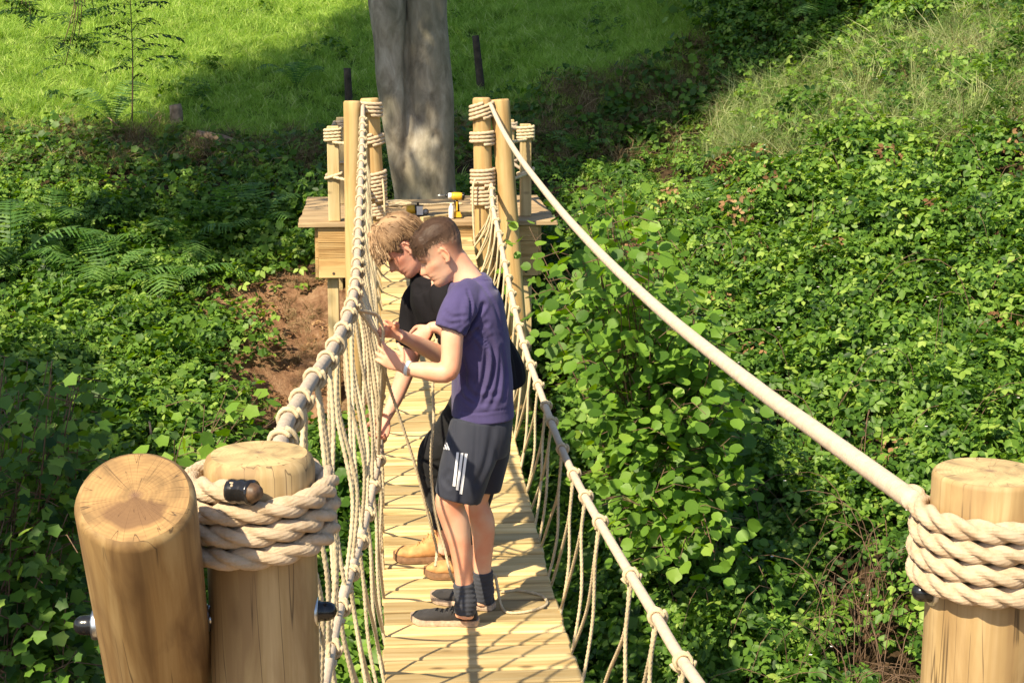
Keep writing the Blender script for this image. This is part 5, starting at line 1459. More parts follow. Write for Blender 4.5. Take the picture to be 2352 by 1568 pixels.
# legs
E_([pt(1104, 960, yn + .05, .070, .070), pt(1080, 1040, yn + .01, .076, .072), pt(1042, 1125, yn, .062, .062), pt(1031, 1155, yn, .057, .057), pt(1046, 1200, yn + .01, .0585, .056), pt(1056, 1247, yn + .01, .048, .047), pt(1063, 1298, yn + .01, .041, .041), pt(1067, 1345, yn + .01, .038, .040), pt(1070, 1385, yn, .040, .042), pt(1066, 1415, yn, .040, .040)])
E_([pt(1118, 960, yf - .05, .070, .070), pt(1108, 1040, yf, .080, .08), pt(1096, 1125, yf, .060, .06), pt(1094, 1155, yf, .052, .055), pt(1108, 1200, yf, .0535, .053), pt(1110, 1247, yf, .046, .046), pt(1108, 1298, yf, .039, .040), pt(1110, 1335, yf, .038, .040), pt(1110, 1360, yf, .040, .042), pt(1104, 1385, yf, .038, .04)])
# arms
wl = pt(928, 845, 6.44, .024, .028)
E_([pt(1078, 674, 6.50, .045, .045), pt(1056, 698, 6.44, .048, .046), pt(1040, 760, 6.40, .046, .044), pt(1037, 820, 6.38, .042, .041), pt(1030, 852, 6.37, .042, .040), pt(1010, 856, 6.375, .041, .039), pt(975, 851, 6.40, .036, .036), pt(945, 848, 6.43, .028, .030), wl])
wf = pt(915, 768, 6.62, .024, .028)
E_([pt(1090, 674, 6.74, .045, .045), pt(1075, 702, 6.82, .048, .046), pt(1050, 780, 6.84, .044, .042), pt(1030, 820, 6.82, .042, .040), pt(1005, 812, 6.80, .040, .038), pt(970, 795, 6.74, .035, .034), pt(938, 779, 6.67, .027, .029), wf])
hand(gb_, wl[:3], (-.80, .16, .50), (-.15, -1, .1), (.3, -.1, .9), [(.25, .45, .45), (.22, .45, .5), (.25, .5, .5), (.35, .5, .5)], 1.0, (.75, .2), .10)
hand(gb_, wf[:3], (-.78, -.25, .42), (-.3, 1, .25), (.25, .1, 1), [(1.0, 1.5, .8), (1.0, 1.5, .9), (1.05, 1.5, .9), (1.1, 1.5, .9)], .98, (.85, .4))
bm_ = remesh(gb_.mesh('body'), .0046, 2, .5)
def face_attrs(me, H, extra_pts, scalp=False):
    V = co_of(me); L = H.loc(V); fl = np.zeros(len(V)); brw = np.zeros(len(V))
    inh = (abs(L[:, 0]) < .15) & (abs(L[:, 2]) < .14) & (abs(L[:, 1]) < .12)
    x_, y_, z_ = L[:, 0], abs(L[:, 1]), L[:, 2]
    fl += inh * (.55 * np.exp(-((x_ - .115) / .02) ** 2 - (y_ / .02) ** 2 - ((z_ + .037) / .015) ** 2) + .8 * (x_ > .07) * np.exp(-(y_ / .024) ** 2 - ((z_ + .068) / .008) ** 2) + .5 * np.exp(-((x_ + .015) / .03) ** 2 - ((y_ - .088) / .01) ** 2 - ((z_ + .004) / .03) ** 2) + .4 * np.exp(-((x_ - .055) / .025) ** 2 - ((y_ - .058) / .02) ** 2 - ((z_ + .03) / .018) ** 2))
    brw += inh * (x_ > .04) * (.75 * np.exp(-((y_ - .033) / .018) ** 4 - ((z_ - .0215 + .15 * abs(y_ - .035)) / .0042) ** 2) + .9 * np.exp(-((y_ - .033) / .014) ** 4 - ((z_ + .001) / .0025) ** 2))
    if scalp:
        zl = np.interp(x_, [-.11, -.075, -.045, -.02, .0, .02, .035, .05, .07, .095], [-.062, -.054, -.034, .004, .006, .000, -.004, .012, .024, .032])
        sg = np.clip((z_ - zl) / .055, 0, 1) * (x_ < .088) * inh * ((y_ < .0775) | (z_ > .02) | (x_ < -.03))
        brw = np.maximum(brw, .85 * sg ** 1.1); fl *= 1 - np.clip(sg * 3, 0, 1)
    for q, rr in extra_pts: fl += .5 * np.exp(-(((V - np.array(q)) ** 2).sum(1)) / rr ** 2)
    add_attr(me, 'flush', np.clip(fl, 0, 1)); add_attr(me, 'brow', np.clip(brw, 0, 1))
q1, q2 = at(870, 748, Y=6.6), at(1033, 862, Y=6.35)
face_attrs(bm_, hA, [(q1, .05), (q2, .03), (at(880, 800, Y=6.45), .02), (at(1035, 1150, Y=yn - .05), .05)], True)
link('body', bm_, M['skin'], pa)
# t-shirt
def hem(P_, k=.97): return P_
sh = [etube([pt(1084, 634, YA_, .060, .072), pt(1086, 645, YA_, .082, .115), pt(1084, 662, YA_, .100, .175), pt(1088, 700, YA_, .120, .186), pt(1096, 760, YA_, .127, .182), pt(1104, 830, YA_, .125, .172), pt(1108, 890, YA_, .127, .172), pt(1109, 952, YA_, .130, .178)], SD, ex=2.4, sides=40),
      etube([pt(1084, 668, 6.52, .062, .050), pt(1064, 690, 6.45, .070, .056), pt(1045, 724, 6.41, .067, .056), pt(1033, 758, 6.39, .064, .056)], SD, ex=2.1),
      etube([pt(1088, 664, 6.76, .068, .055), pt(1078, 690, 6.82, .072, .06), pt(1062, 740, 6.84, .066, .056), pt(1054, 768, 6.845, .060, .054)], SD, ex=2.1)]
ts = union('tshirt', sh, .0056, 3)
def Yk(px, py): return (px, py)
fl_ = [([Yk(1062, 770), Yk(1085, 735), Yk(1110, 700)], -.012, .010), ([Yk(1062, 790), Yk(1090, 765), Yk(1118, 742)], -.006, .010), ([Yk(1070, 745), Yk(1068, 712), Yk(1072, 690)], .004, .012),
       ([Yk(1095, 760), Yk(1118, 800), Yk(1112, 870), Yk(1095, 915)], -.012, .010), ([Yk(1112, 760), Yk(1133, 810), Yk(1130, 870), Yk(1112, 925)], -.012, .010), ([Yk(1128, 775), Yk(1146, 830), Yk(1142, 890), Yk(1128, 935)], -.007, .011),
       ([Yk(1104, 775), Yk(1124, 820), Yk(1120, 880)], .006, .012), ([Yk(1060, 860), Yk(1075, 895), Yk(1100, 915), Yk(1140, 905)], -.006, .012), ([Yk(1055, 905), Yk(1085, 925), Yk(1130, 925)], -.005, .010), ([Yk(1060, 820), Yk(1068, 860), Yk(1062, 900)], -.007, .012),
       ([Yk(1152, 800), Yk(1162, 860), Yk(1158, 920)], -.005, .012), ([Yk(1022, 715), Yk(1040, 728), Yk(1066, 726)], -.005, .008), ([Yk(1018, 738), Yk(1036, 744), Yk(1058, 738)], -.004, .007), ([Yk(1074, 668), Yk(1082, 700), Yk(1078, 740), Yk(1066, 775)], -.006, .007), ([Yk(1110, 660), Yk(1135, 700), Yk(1150, 750)], -.004, .010), ([Yk(1088, 640), Yk(1112, 642), Yk(1130, 640)], .004, .006), ([Yk(1045, 942), Yk(1100, 948), Yk(1172, 938)], -.003, .005)]
folds(ts, fl_, .006)
link('tshirt', ts, M['navy'], pa)
# shorts
ss = [etube([pt(1108, 915, YA_, .114, .155), pt(1108, 938, YA_, .122, .165), pt(1109, 965, YA_, .124, .172), pt(1108, 1000, YA_, .122, .175), pt(1104, 1030, YA_, .110, .17)], SD, ex=2.4, sides=36),
      etube([pt(1094, 970, yn + .035, .105, .095), pt(1080, 1040, yn + .01, .112, .100), pt(1064, 1095, yn, .104, .096), pt(1052, 1141, yn, .0985, .094)], SD, ex=2.3, sides=32),
      etube([pt(1122, 970, yf - .035, .100, .09), pt(1120, 1040, yf, .095, .095), pt(1112, 1085, yf, .088, .09), pt(1108, 1122, yf, .080, .088)], SD, ex=2.3, sides=32)]
so = union('shorts', ss, .0065, 3)
folds(so, [([(1045, 962), (1038, 1010), (1030, 1060)], -.0022, .006), ([(1095, 965), (1090, 1040), (1078, 1130)], -.0018, .006), ([(1130, 985), (1120, 1050), (1098, 1110)], -.0055, .014), ([(1030, 1085), (1020, 1100), (1030, 1115)], -.005, .012)], .007)
sho = link('shorts', so, M['shorts'], pa)
bvh = BVHTree.FromPolygons([Vector(c) for c in co_of(so)], [tuple(p_.vertices) for p_ in so.polygons])
def on_surf(px, py, off=.0022):
    d = (at(px, py, Y=6.5) - CAM).normalized(); h = bvh.ray_cast(CAM, d)
    if h[0] is None: return at(px, py, Y=6.42)
    n_ = h[1] if h[1].dot(d) < 0 else -h[1]
    return h[0] + n_ * off
def decal(name, quads, mat, parent):
    """quads: lists of (px,py) left edge / right edge pairs laid on the cloth"""
    g_ = Geo()
    for L_, R__ in quads:
        n_ = 16; V = []
        for i_ in range(n_ + 1):
            f = i_ / n_; a = (L_[0][0] + (L_[1][0] - L_[0][0]) * f, L_[0][1] + (L_[1][1] - L_[0][1]) * f); b = (R__[0][0] + (R__[1][0] - R__[0][0]) * f, R__[0][1] + (R__[1][1] - R__[0][1]) * f)
            for h_ in (0, .5, 1): V.append(tuple(on_surf(a[0] + (b[0] - a[0]) * h_, a[1] + (b[1] - a[1]) * h_)))
        F = [(i_ * 3 + j_, i_ * 3 + j_ + 1, i_ * 3 + j_ + 4, i_ * 3 + j_ + 3) for i_ in range(n_) for j_ in range(2)]
        g_.add(V, F)
    return link(name, g_.mesh(name), mat, parent)
st = []
for (tx, ty, bx, by) in ((1052, 1038, 1043, 1115), (1061.5, 1039.5, 1050.5, 1124), (1071, 1041, 1058.5, 1133)):
    st.append((((tx - 3.0, ty), (bx - 3.0, by)), ((tx + 3.0, ty + .5), (bx + 3.0, by + 1.5))))
sq_ = decal('stripe', [st[0]], M['white_print'], sho); sq_.parent = sho; sq_.location = (0, 0, 0)
for k in (1, 2):
    q_ = decal('stripe', [st[k]], M['white_print'], sho); q_.parent = sho; q_.location = (0, 0, 0)
lg = []
for (x0, y0, x1, y1) in ((1021, 1027, 1023, 1031.5), (1024, 1021, 1028, 1032), (1027.5, 1016, 1033, 1032.5)):
    lg.append((((x0 - 2.2, y0), (x1 - 2.6, y1)), ((x0 + .6, y0 - .3), (x1 + .6, y1 + .2))))
q_ = decal('logo', lg, M['white_print'], sho); q_.parent = sho; q_.location = (0, 0, 0)
# socks
def sock(ch, name='sock'):
    me = union(name, [etube(ch, SD, .006, 24)], .005, 2)
    V = co_of(me); Nn = no_of(me); set_co(me, V + Nn * (.0016 * np.sin(V[:, 2:3] * 330 + 2 * np.sin(V[:, 0:1] * 40))))
    return link(name, me, M['sock'], pa)
sock([pt(1064, 1336, yn + .01, .044, .045), pt(1067, 1360, yn + .01, .045, .046), pt(1070, 1385, yn, .047, .047), pt(1066, 1408, yn, .045, .045)])
sock([pt(1110, 1310, yf, .043, .044), pt(1110, 1335, yf, .044, .045), pt(1111, 1360, yf, .046, .046), pt(1106, 1380, yf, .044, .044)])
def shoe(parent, heel, toe, width, h_ankle, mat, msole, sole_h, name, label=None, toe_h=.055, lace=True, high=False, gz=None):
    """heel/toe: ground points of the sole's ends"""
    h, t_ = Vector(heel), Vector(toe); d = (t_ - h); L = d.length; d.normalize(); s = Vector((0, 0, 1)).cross(d).normalized(); u = d.cross(s)
    if u.z < 0: u = -u
    def W(a, b, c): return h + d * (a * L) + s * b + u * c
    # upper: stations along the length with half width, base, top
    stn = [(.02, .026, .050), (.07, .033, h_ankle * .92), (.16, .036, h_ankle), (.28, .037, h_ankle * .97), (.38, .038, h_ankle * (.80 if not high else .82)), (.50, .041, h_ankle * (.66 if not high else .60)), (.62, .046, max(toe_h * 1.12, h_ankle * .44)), (.76, .048, toe_h), (.88, .042, toe_h * .86), (.96, .029, toe_h * .62), (.995, .014, toe_h * .36)]
    n = 20; th = np.arange(n) * 2 * np.pi / n
    V = []; P = smooth_path([(a, b * width / .048, sole_h * .6, c) for a, b, c in stn], .03)
    P = np.array([[np.interp(f, [q[0] for q in stn], [q[1] * width / .048 for q in stn]), f, np.interp(f, [q[0] for q in stn], [q[2] for q in stn])] for f in np.linspace(.02, .995, 44)])
    for w_, f, tp_ in P:
        b_ = sole_h * .55; lift = .012 * max(0, f - .8) / .2
        for a in th:
            cc, ss_ = math.cos(a), math.sin(a)
            yy = w_ * np.sign(cc) * abs(cc) ** .8 * (1 - .30 * max(0, ss_) * (tp_ > .07)); zz = (b_ + tp_) / 2 + (tp_ - b_) / 2 * np.sign(ss_) * abs(ss_) ** .75 + lift
            V.append(tuple(W(f, yy, zz)))
    m_ = len(P); F = [(i_ * n + j_, i_ * n + (j_ + 1) % n, (i_ + 1) * n + (j_ + 1) % n, (i_ + 1) * n + j_) for i_ in range(m_ - 1) for j_ in range(n)] + [tuple(range(n - 1, -1, -1)), tuple(range((m_ - 1) * n, m_ * n))]
    me = union(name, [(V, F)], .0055, 3)
    V2 = co_of(me); Nn = no_of(me); set_co(me, V2 + Nn * (.0015 * np.sin(V2[:, 0:1] * 130 + V2[:, 2:3] * 90) * np.sin(V2[:, 1:2] * 100)))
    up = link(name, me, mat, parent)
    if label: up['label'] = label
    # sole
    out = []; ns = 40
    prof = [(.0, .024), (.04, .034), (.15, .040), (.35, .038), (.5, .042), (.66, .050), (.8, .052), (.9, .046), (.97, .030), (1.01, .010)]
    V = []; 
    fr = np.linspace(0, 1.01, ns)
    for f in fr:
        w_ = np.interp(f, [q[0] for q in prof], [q[1] for q in prof]) * width / .048; lift = .014 * max(0, f - .82) / .18; bl = .010 * max(0, f - .86) / .14
        for b_, c_ in ((-w_, .002 + bl), (-w_ * 1.04, sole_h * .5 + bl), (-w_, sole_h + lift), (w_, sole_h + lift), (w_ * 1.04, sole_h * .5 + bl), (w_, .002 + bl)): V.append(tuple(W(f, b_, c_)))
    F = [(i_ * 6 + j_, i_ * 6 + (j_ + 1) % 6, (i_ + 1) * 6 + (j_ + 1) % 6, (i_ + 1) * 6 + j_) for i_ in range(ns - 1) for j_ in range(6)] + [tuple(range(5, -1, -1)), tuple(range((ns - 1) * 6, ns * 6))]
    g_ = Geo(); g_.add(V, F); so_ = link('sole', g_.mesh('sole'), msole, parent, smooth=False); so_.parent = up; so_.location = (0, 0, 0)
    if lace:
        g_ = Geo()
        for k in range(5):
            f = .30 + .075 * k; tp_ = np.interp(f, [q[0] for q in stn], [q[2] for q in stn]) + .002
            for sg in (-1, 1):
                Pp = smooth_path([W(f, sg * .026, tp_ * .86), W(f + .02, 0, tp_ + .003), W(f + .045, -sg * .026, np.interp(f + .045, [q[0] for q in stn], [q[2] for q in stn]) * .86)], .006)
                V_, F_ = ring_tube(Pp, .0028, 6); g_.add(V_, F_)
        for sg in (-1, 1):
            c0 = W(.34, 0, h_ankle * .9)
            Pp = smooth_path([c0, c0 + s * sg * .03 + u * .012, c0 + s * sg * .045 - u * .02, c0 + s * sg * .02 - u * .012], .005); V_, F_ = ring_tube(Pp, .0026, 6); g_.add(V_, F_)
            Pp = smooth_path([c0, c0 + s * sg * .028 + d * .01 - u * .01, c0 + s * sg * .034 + d * .014 - u * .045], .005); V_, F_ = ring_tube(Pp, .0024, 6); g_.add(V_, F_)
        lo = link('laces', g_.mesh('laces'), M['black_plastic'] if not high else M['boot'], parent); lo.parent = up; lo.location = (0, 0, 0)
    return up
zA = float(walk(6.52)) + .004
def zg(px, py, Z=-.79):
    q = at(px, py, Z=Z); return q
h1, t1 = Vector(zg(1100, 1434)), Vector(zg(945, 1428)); h1.z = float(walk(h1.y)) + .003; t1.z = float(walk(t1.y)) + .003
shoe(pa, h1, t1, .048, .088, M['shoe'], M['shoe_sole'], .026, 'shoe', 'near dark grey trainer with worn tan sole')
h1, t1 = Vector(zg(1134, 1398)), Vector(zg(992, 1375)); h1.z = float(walk(h1.y)) + .003; t1.z = float(walk(t1.y)) + .003
shoe(pa, h1, t1, .048, .088, M['shoe'], M['shoe_sole'], .026, 'shoe', 'far dark grey trainer')
# wristband
a_, b_ = np.array(pt(934, 845, 6.435, 1)[:3]), np.array(pt(941, 847, 6.43, 1)[:3])
V, F = etube([tuple(a_) + (.031, .033), tuple(b_) + (.032, .034)], SD, .004, 24); g_ = Geo(); g_.add(V, F); link('wristband', g_.mesh('wristband'), M['wristband'], pa)

# hair shells: head surface pushed outwards where hair grows
def skull_pt(az, el, off=0.0):
    """az 0 = front, +left; el from horizontal through (−.008,0,.022)"""
    c = np.array([-.008, 0, .022]); rr = np.array([.099 + off, .0785 + off, .097 + off])
    return c + rr * np.array([math.cos(el) * math.cos(az), math.cos(el) * math.sin(az), math.sin(el)])
def hair_shell(name, H, line, thick, mat, parent, attr, seed=3, flow=(1, 0)):
    V, F = head_mesh(); V = V.copy()
    c = np.array([-.010, 0, .010]); d = V - c; d /= np.linalg.norm(d, axis=1)[:, None]
    w = line(V)                                       # 0 outside, 1 full hair
    th = thick(V)
    off = -.004 + (th + .004) * np.clip(w, 0, 1) ** .6
    az = np.arctan2(V[:, 1], V[:, 0]); 
    off += np.clip(w, 0, 1) * (.0016 * np.sin(az * 46 + V[:, 0] * 130 + 3 * np.sin(V[:, 2] * 60)) + .0013 * np.sin(V[:, 1] * 420 + V[:, 2] * 160 + seed))
    V2 = V + d * off[:, None]
    keep = [f for f in F if all(w[i_] > 0.0 for i_ in f)]
    used = sorted({i_ for f in keep for i_ in f}); mp = {u_: k for k, u_ in enumerate(used)}
    me = bpy.data.meshes.new(name); me.from_pydata(H.w(V2[used]).tolist(), [], [tuple(mp[i_] for i_ in f) for f in keep])
    add_attr(me, 'tint', attr(V)[used])
    return me
def join_mesh(name, mes, attr='tint'):
    V, F, A, k = [], [], [], 0
    for me in mes:
        c = co_of(me); V.append(c); a = np.empty(len(c), dtype=np.float32); me.attributes[attr].data.foreach_get('value', a); A.append(a)
        F += [tuple(i_ + k for i_ in p_.vertices) for p_ in me.polygons]; k += len(c)
    out = bpy.data.meshes.new(name); out.from_pydata(np.vstack(V).tolist(), [], F); add_attr(out, attr, np.concatenate(A)); return out
def lineA(V):
    x_, y_, z_ = V[:, 0], abs(V[:, 1]), V[:, 2]
    zl = np.interp(x_, [-.11, -.075, -.045, -.02, .0, .02, .035, .05, .07, .095], [-.012, -.006, .012, .034, .038, .036, .034, .032, .030, .034])
    return (z_ - zl + .010) / .05
def thickA(V):
    return np.interp(V[:, 2], [-.04, .02, .05, .075, .10, .12], [.001, .001, .003, .010, .016, .018]) + .006 * (V[:, 0] > .03) * (V[:, 2] > .055)
def attrA(V): return np.clip(np.interp(V[:, 2], [-.05, .0, .03, .055, .075], [.3, .38, .50, .78, .95])  + .06 * np.sin(V[:, 0] * 120) * np.sin(V[:, 1] * 140) , 0, 1)
shA = hair_shell('hair', hA, lineA, thickA, M['hair_brown'], pa, attrA)
gs_a = Geo(); rr_ = np.random.default_rng(8)
def blades(gx, H, n, azr, elr, length, width, off, flow, tint, r):
    for _ in range(n):
        az, el = r.uniform(*azr), r.uniform(*elr)
        p_ = skull_pt(az, el, off * r.uniform(.5, 1)); o_ = (p_ - np.array([-.008, 0, .022])); o_ /= np.linalg.norm(o_)
        f = np.array(flow) + r.normal(size=3) * .28; f -= o_ * f.dot(o_) * .92; f /= max(np.linalg.norm(f), 1e-6)
        sd = np.cross(o_, f); l = length * r.uniform(.6, 1.2); w = width
        V = [p_ - sd * w, p_ + sd * w, p_ + f * l * .5 + o_ * l * .25 + sd * w * .7, p_ + f * l * .5 + o_ * l * .25 - sd * w * .7, p_ + f * l + o_ * l * .22]
        gx.add(H.w(V), [(0, 1, 2, 3), (3, 2, 4)], np.clip(r.normal(tint, .14), .05, 1))
blades(gs_a, hA, 1700, (-3.14, 3.14), (.50, 1.57), .018, .0011, .011, (.9, 0, -.1), .82, rr_)
blades(gs_a, hA, 500, (-1.0, 1.0), (.52, .95), .024, .0013, .014, (.7, 0, .35), .7, rr_)
blades(gs_a, hA, 700, (-1.15, 1.15), (.16, .55), .020, .0010, .010, (.45, 0, -.8), .72, rr_)
blades(gs_a, hA, 900, (-3.14, 3.14), (.3, .62), .010, .0009, .005, (.3, 0, -.9), .6, rr_)
blades(gs_a, hA, 400, (1.5, 4.8), (.1, .5), .007, .0008, .002, (-.2, 0, -1), .34, rr_)
hm = join_mesh('hair', [shA, gs_a.mesh('b', 'tint')]); ho = link('hair', hm, M['hair_brown'], pa); ho['label'] = 'short brown hair faded at the sides'

# ================= the youth in black
YB_ = 7.18
pb = person((at(1010, 1310, Z=-.765).x, 7.18, float(walk(7.18))), 'person with dark blond hair, black clothes and tan boots bending over the rope net')
hB = Head(at(926, 566, Y=YB_ - .02), 46, 2, 0, 1.06)
yn2, yf2 = 7.05, 7.30
gb_ = Geo()
V, F = head_mesh(); gb_.add(hB.w(V), F)
for sy in (-1, 1):
    for V, F in ear_parts(sy): gb_.add(hB.w(V), F)
hc = hB.w([[-.034, 0, -.060], [-.030, 0, -.02]])
E_([tuple(hc[1]) + (.052, .052), tuple(hc[0]) + (.056, .055), pt(985, 612, YB_, .058, .06), pt(1012, 650, YB_, .07, .09)])
E_([pt(1005, 630, YB_, .06, .10), pt(1022, 662, YB_, .095, .165), pt(1050, 730, YB_, .112, .170), pt(1085, 810, YB_, .110, .155), pt(1115, 890, YB_, .108, .155), pt(1118, 940, YB_, .10, .155)], ex=2.3)
E_([pt(1110, 905, yf2 - .03, .09, .09), pt(1050, 985, yf2, .075, .08), pt(1003, 1045, yf2, .060, .062), pt(1004, 1110, yf2, .052, .055), pt(1018, 1180, yf2, .042, .045), pt(1026, 1240, yf2, .040, .040), pt(1015, 1268, yf2, .035, .038)])
E_([pt(1122, 905, yn2 + .03, .09, .09), pt(1115, 985, yn2, .078, .08), pt(1106, 1065, yn2, .060, .062), pt(1100, 1130, yn2, .054, .055), pt(1083, 1210, yn2, .043, .045), pt(1084, 1275, yn2, .042, .042), pt(1072, 1305, yn2, .035, .038)])
wl = pt(990, 752, 6.99, .024, .028)
E_([pt(1030, 678, 7.05, .045, .045), pt(1040, 704, 6.99, .048, .046), pt(1062, 760, 6.96, .045, .043), pt(1070, 790, 6.96, .041, .04), pt(1060, 782, 6.965, .040, .038), pt(1030, 764, 6.98, .034, .034), pt(1008, 752, 6.985, .028, .03), wl])
wf = pt(887, 958, 7.10, .024, .027)
E_([pt(1008, 678, 7.31, .045, .045), pt(985, 712, 7.34, .048, .046), pt(952, 790, 7.34, .045, .043), pt(936, 840, 7.30, .041, .039), pt(926, 868, 7.26, .040, .038), pt(908, 915, 7.18, .033, .033), wf])
hand(gb_, wl[:3], (-.62, -.12, -.55), (-.30, -1, .35), (-.6, .1, .6), [(.45, .9, .6), (.5, .9, .6), (.5, .95, .6), (.55, 1.0, .6)], 1.0, (.5, .3))
hand(gb_, wf[:3], (-.30, -.35, -.85), (.35, 1, -.25), (-.8, 0, .3), [(.7, .8, .5), (.75, .8, .5), (.8, .9, .5), (.9, .9, .5)], 1.0, (.8, .3), .06)
bm_ = remesh(gb_.mesh('body'), .0046, 2, .5)
face_attrs(bm_, hB, [(at(868, 985, Y=7.05), .05), (at(985, 775, Y=6.98), .04)])
link('body', bm_, M['skin2'], pb)
sh = [etube([pt(984, 622, YB_ - .02, .066, .085), pt(990, 640, YB_, .10, .13), pt(1004, 668, YB_, .13, .16), pt(1024, 710, YB_, .14, .17)], SD, ex=2.3, sides=32),
      etube([pt(1004, 616, YB_, .062, .078), pt(1020, 628, YB_, .090, .13), pt(1038, 650, YB_, .135, .180), pt(1060, 712, YB_, .150, .188), pt(1092, 790, YB_, .150, .182), pt(1126, 856, YB_, .155, .180), pt(1136, 888, YB_, .146, .182)], SD, ex=2.4, sides=40),
      etube([pt(1022, 662, 7.06, .072, .06), pt(1030, 690, 7.0, .078, .064), pt(1046, 735, 6.97, .072, .06), pt(1056, 765, 6.965, .066, .056)], SD, ex=2.1),
      etube([pt(1005, 652, 7.30, .080, .06), pt(975, 690, 7.34, .098, .066), pt(958, 745, 7.35, .088, .064), pt(940, 798, 7.34, .068, .058)], SD, ex=2.1)]
ts = union('tshirt', sh, .007, 3)
def Yb(px, py): return (px, py)
folds(ts, [([Yb(930, 680), Yb(950, 720), Yb(955, 780)], -.007, .014), ([Yb(960, 660), Yb(975, 700), Yb(985, 740)], -.006, .012), ([Yb(1170, 780), Yb(1185, 830), Yb(1192, 880)], -.01, .014), ([Yb(1020, 880), Yb(1022, 930)], -.006, .012)], .008)
link('tshirt', ts, M['black_cotton'], pb)
tro = [etube([pt(1105, 880, YB_, .122, .165), pt(1112, 915, YB_, .125, .172), pt(1108, 945, YB_, .115, .17)], SD, ex=2.4),
       etube([pt(1098, 915, yf2 - .04, .115, .10), pt(1048, 985, yf2, .098, .09), pt(1002, 1042, yf2, .084, .08), pt(998, 1075, yf2, .076, .074), pt(1003, 1120, yf2, .064, .066), pt(1016, 1175, yf2, .058, .058), pt(1022, 1210, yf2, .060, .058)], SD),
       etube([pt(1118, 915, yn2 + .04, .115, .10), pt(1114, 985, yn2, .098, .09), pt(1106, 1060, yn2, .078, .078), pt(1101, 1130, yn2, .068, .068), pt(1084, 1200, yn2, .058, .058), pt(1084, 1242, yn2, .060, .058)], SD)]
tr_ = union('trousers', tro, .007, 3)
folds(tr_, [([(965, 1050), (985, 1062), (1010, 1058)], -.007, .010), ([(968, 1092), (990, 1100), (1010, 1095)], -.006, .009), ([(990, 985), (1010, 1010)], -.008, .012)], .010)
link('trousers', tr_, M['black_jeans'], pb)
h1, t1 = Vector(zg(1022, 1282, -.77)), Vector(zg(905, 1280, -.77)); h1.z = float(walk(h1.y)) + .003; t1.z = float(walk(t1.y)) + .003
h1.x = t1.x + .30; shoe(pb, h1, t1, .052, .185, M['boot'], M['boot_sole'], .030, 'boot', 'far tan work boot', .072, True, True)
h1, t1 = Vector(zg(1070, 1320, -.775)), Vector(zg(975, 1315, -.775)); h1.z = float(walk(h1.y)) + .003; t1.z = float(walk(t1.y)) + .003; h1.x = t1.x + .30
shoe(pb, h1, t1, .052, .185, M['boot'], M['boot_sole'], .030, 'boot', 'near tan work boot partly hidden', .072, True, True)
def lineB(V):
    x_, z_ = V[:, 0], V[:, 2]
    zl = np.interp(x_, [-.11, -.075, -.045, -.025, -.005, .008, .02, .035, .05, .07, .095], [-.070, -.062, -.040, .020, .024, -.012, -.014, .015, .040, .052, .056])
    return (z_ - zl) / .014
def thickB(V): return np.interp(V[:, 2], [-.07, -.02, .03, .07, .10, .12], [.003, .007, .012, .019, .023, .025])
shB = hair_shell('hair', hB, lineB, thickB, M['hair_blond'], pb, lambda V: np.clip(np.interp(V[:, 2], [-.06, .02, .07, .1], [.12, .28, .5, .6]) + .16 * np.sin(V[:, 1] * 90 + V[:, 0] * 40) , 0, 1), 5)
gl = Geo(); rb = np.random.default_rng(21)
def lock(gx, H, P, r0, tint, sides=6):
    Pp = smooth_path(P, .006); n_ = len(Pp); rad = r0 * np.sin(np.clip(np.linspace(.12, 1, n_), 0, 1) * math.pi) ** .5 + .0006
    rad[-1] = .0004
    V, F = ring_tube(Pp, rad, sides); gx.add(H.w(V), F, tint)
for k in range(1500):
    az0 = rb.uniform(-3.14, 3.14); el0 = rb.uniform(1.0, 1.5)
    s0 = skull_pt(az0 * .9, el0, .016) + np.array([-.01, 0, 0])
    side = rb.uniform(-1, 1)
    kind = rb.random()
    if kind < .55:                                       # top locks swept forward, ending as fringe
        aze = side * .95; el = rb.uniform(.05, .75); over = rb.uniform(.016, .036)
        mid = skull_pt(aze * .8, max(el + .55, 1.0), rb.uniform(.018, .029)); end = skull_pt(aze, el, over)
        tip = end + np.array([rb.uniform(.0, .014), side * .01, -rb.uniform(.004, .022)])
        tint = rb.normal(.62, .17)
    else:                                                # side and back locks
        aze = math.copysign(rb.uniform(.95, 3.1), side); el = rb.uniform(-.35 if abs(aze) > 1.9 else .12, .7)
        if .95 < abs(aze) < 1.5: el = max(el, rb.uniform(-.02, .3))
        mid = skull_pt(aze, el + .45, rb.uniform(.014, .023)); end = skull_pt(aze, el, rb.uniform(.010, .022)); tip = end + np.array([.012, 0, -.010])
        tint = rb.normal(.38, .15)
    lock(gl, hB, [s0, s0 * .35 + mid * .65 + rb.normal(size=3) * .003, mid + rb.normal(size=3) * .004, end, tip], rb.uniform(.0013, .0027), np.clip(tint, .05, 1))
hm = join_mesh('hair', [shB, gl.mesh('l', 'tint')]); ho = link('hair', hm, M['hair_blond'], pb); ho['label'] = 'dark blond hair falling forward over the forehead'

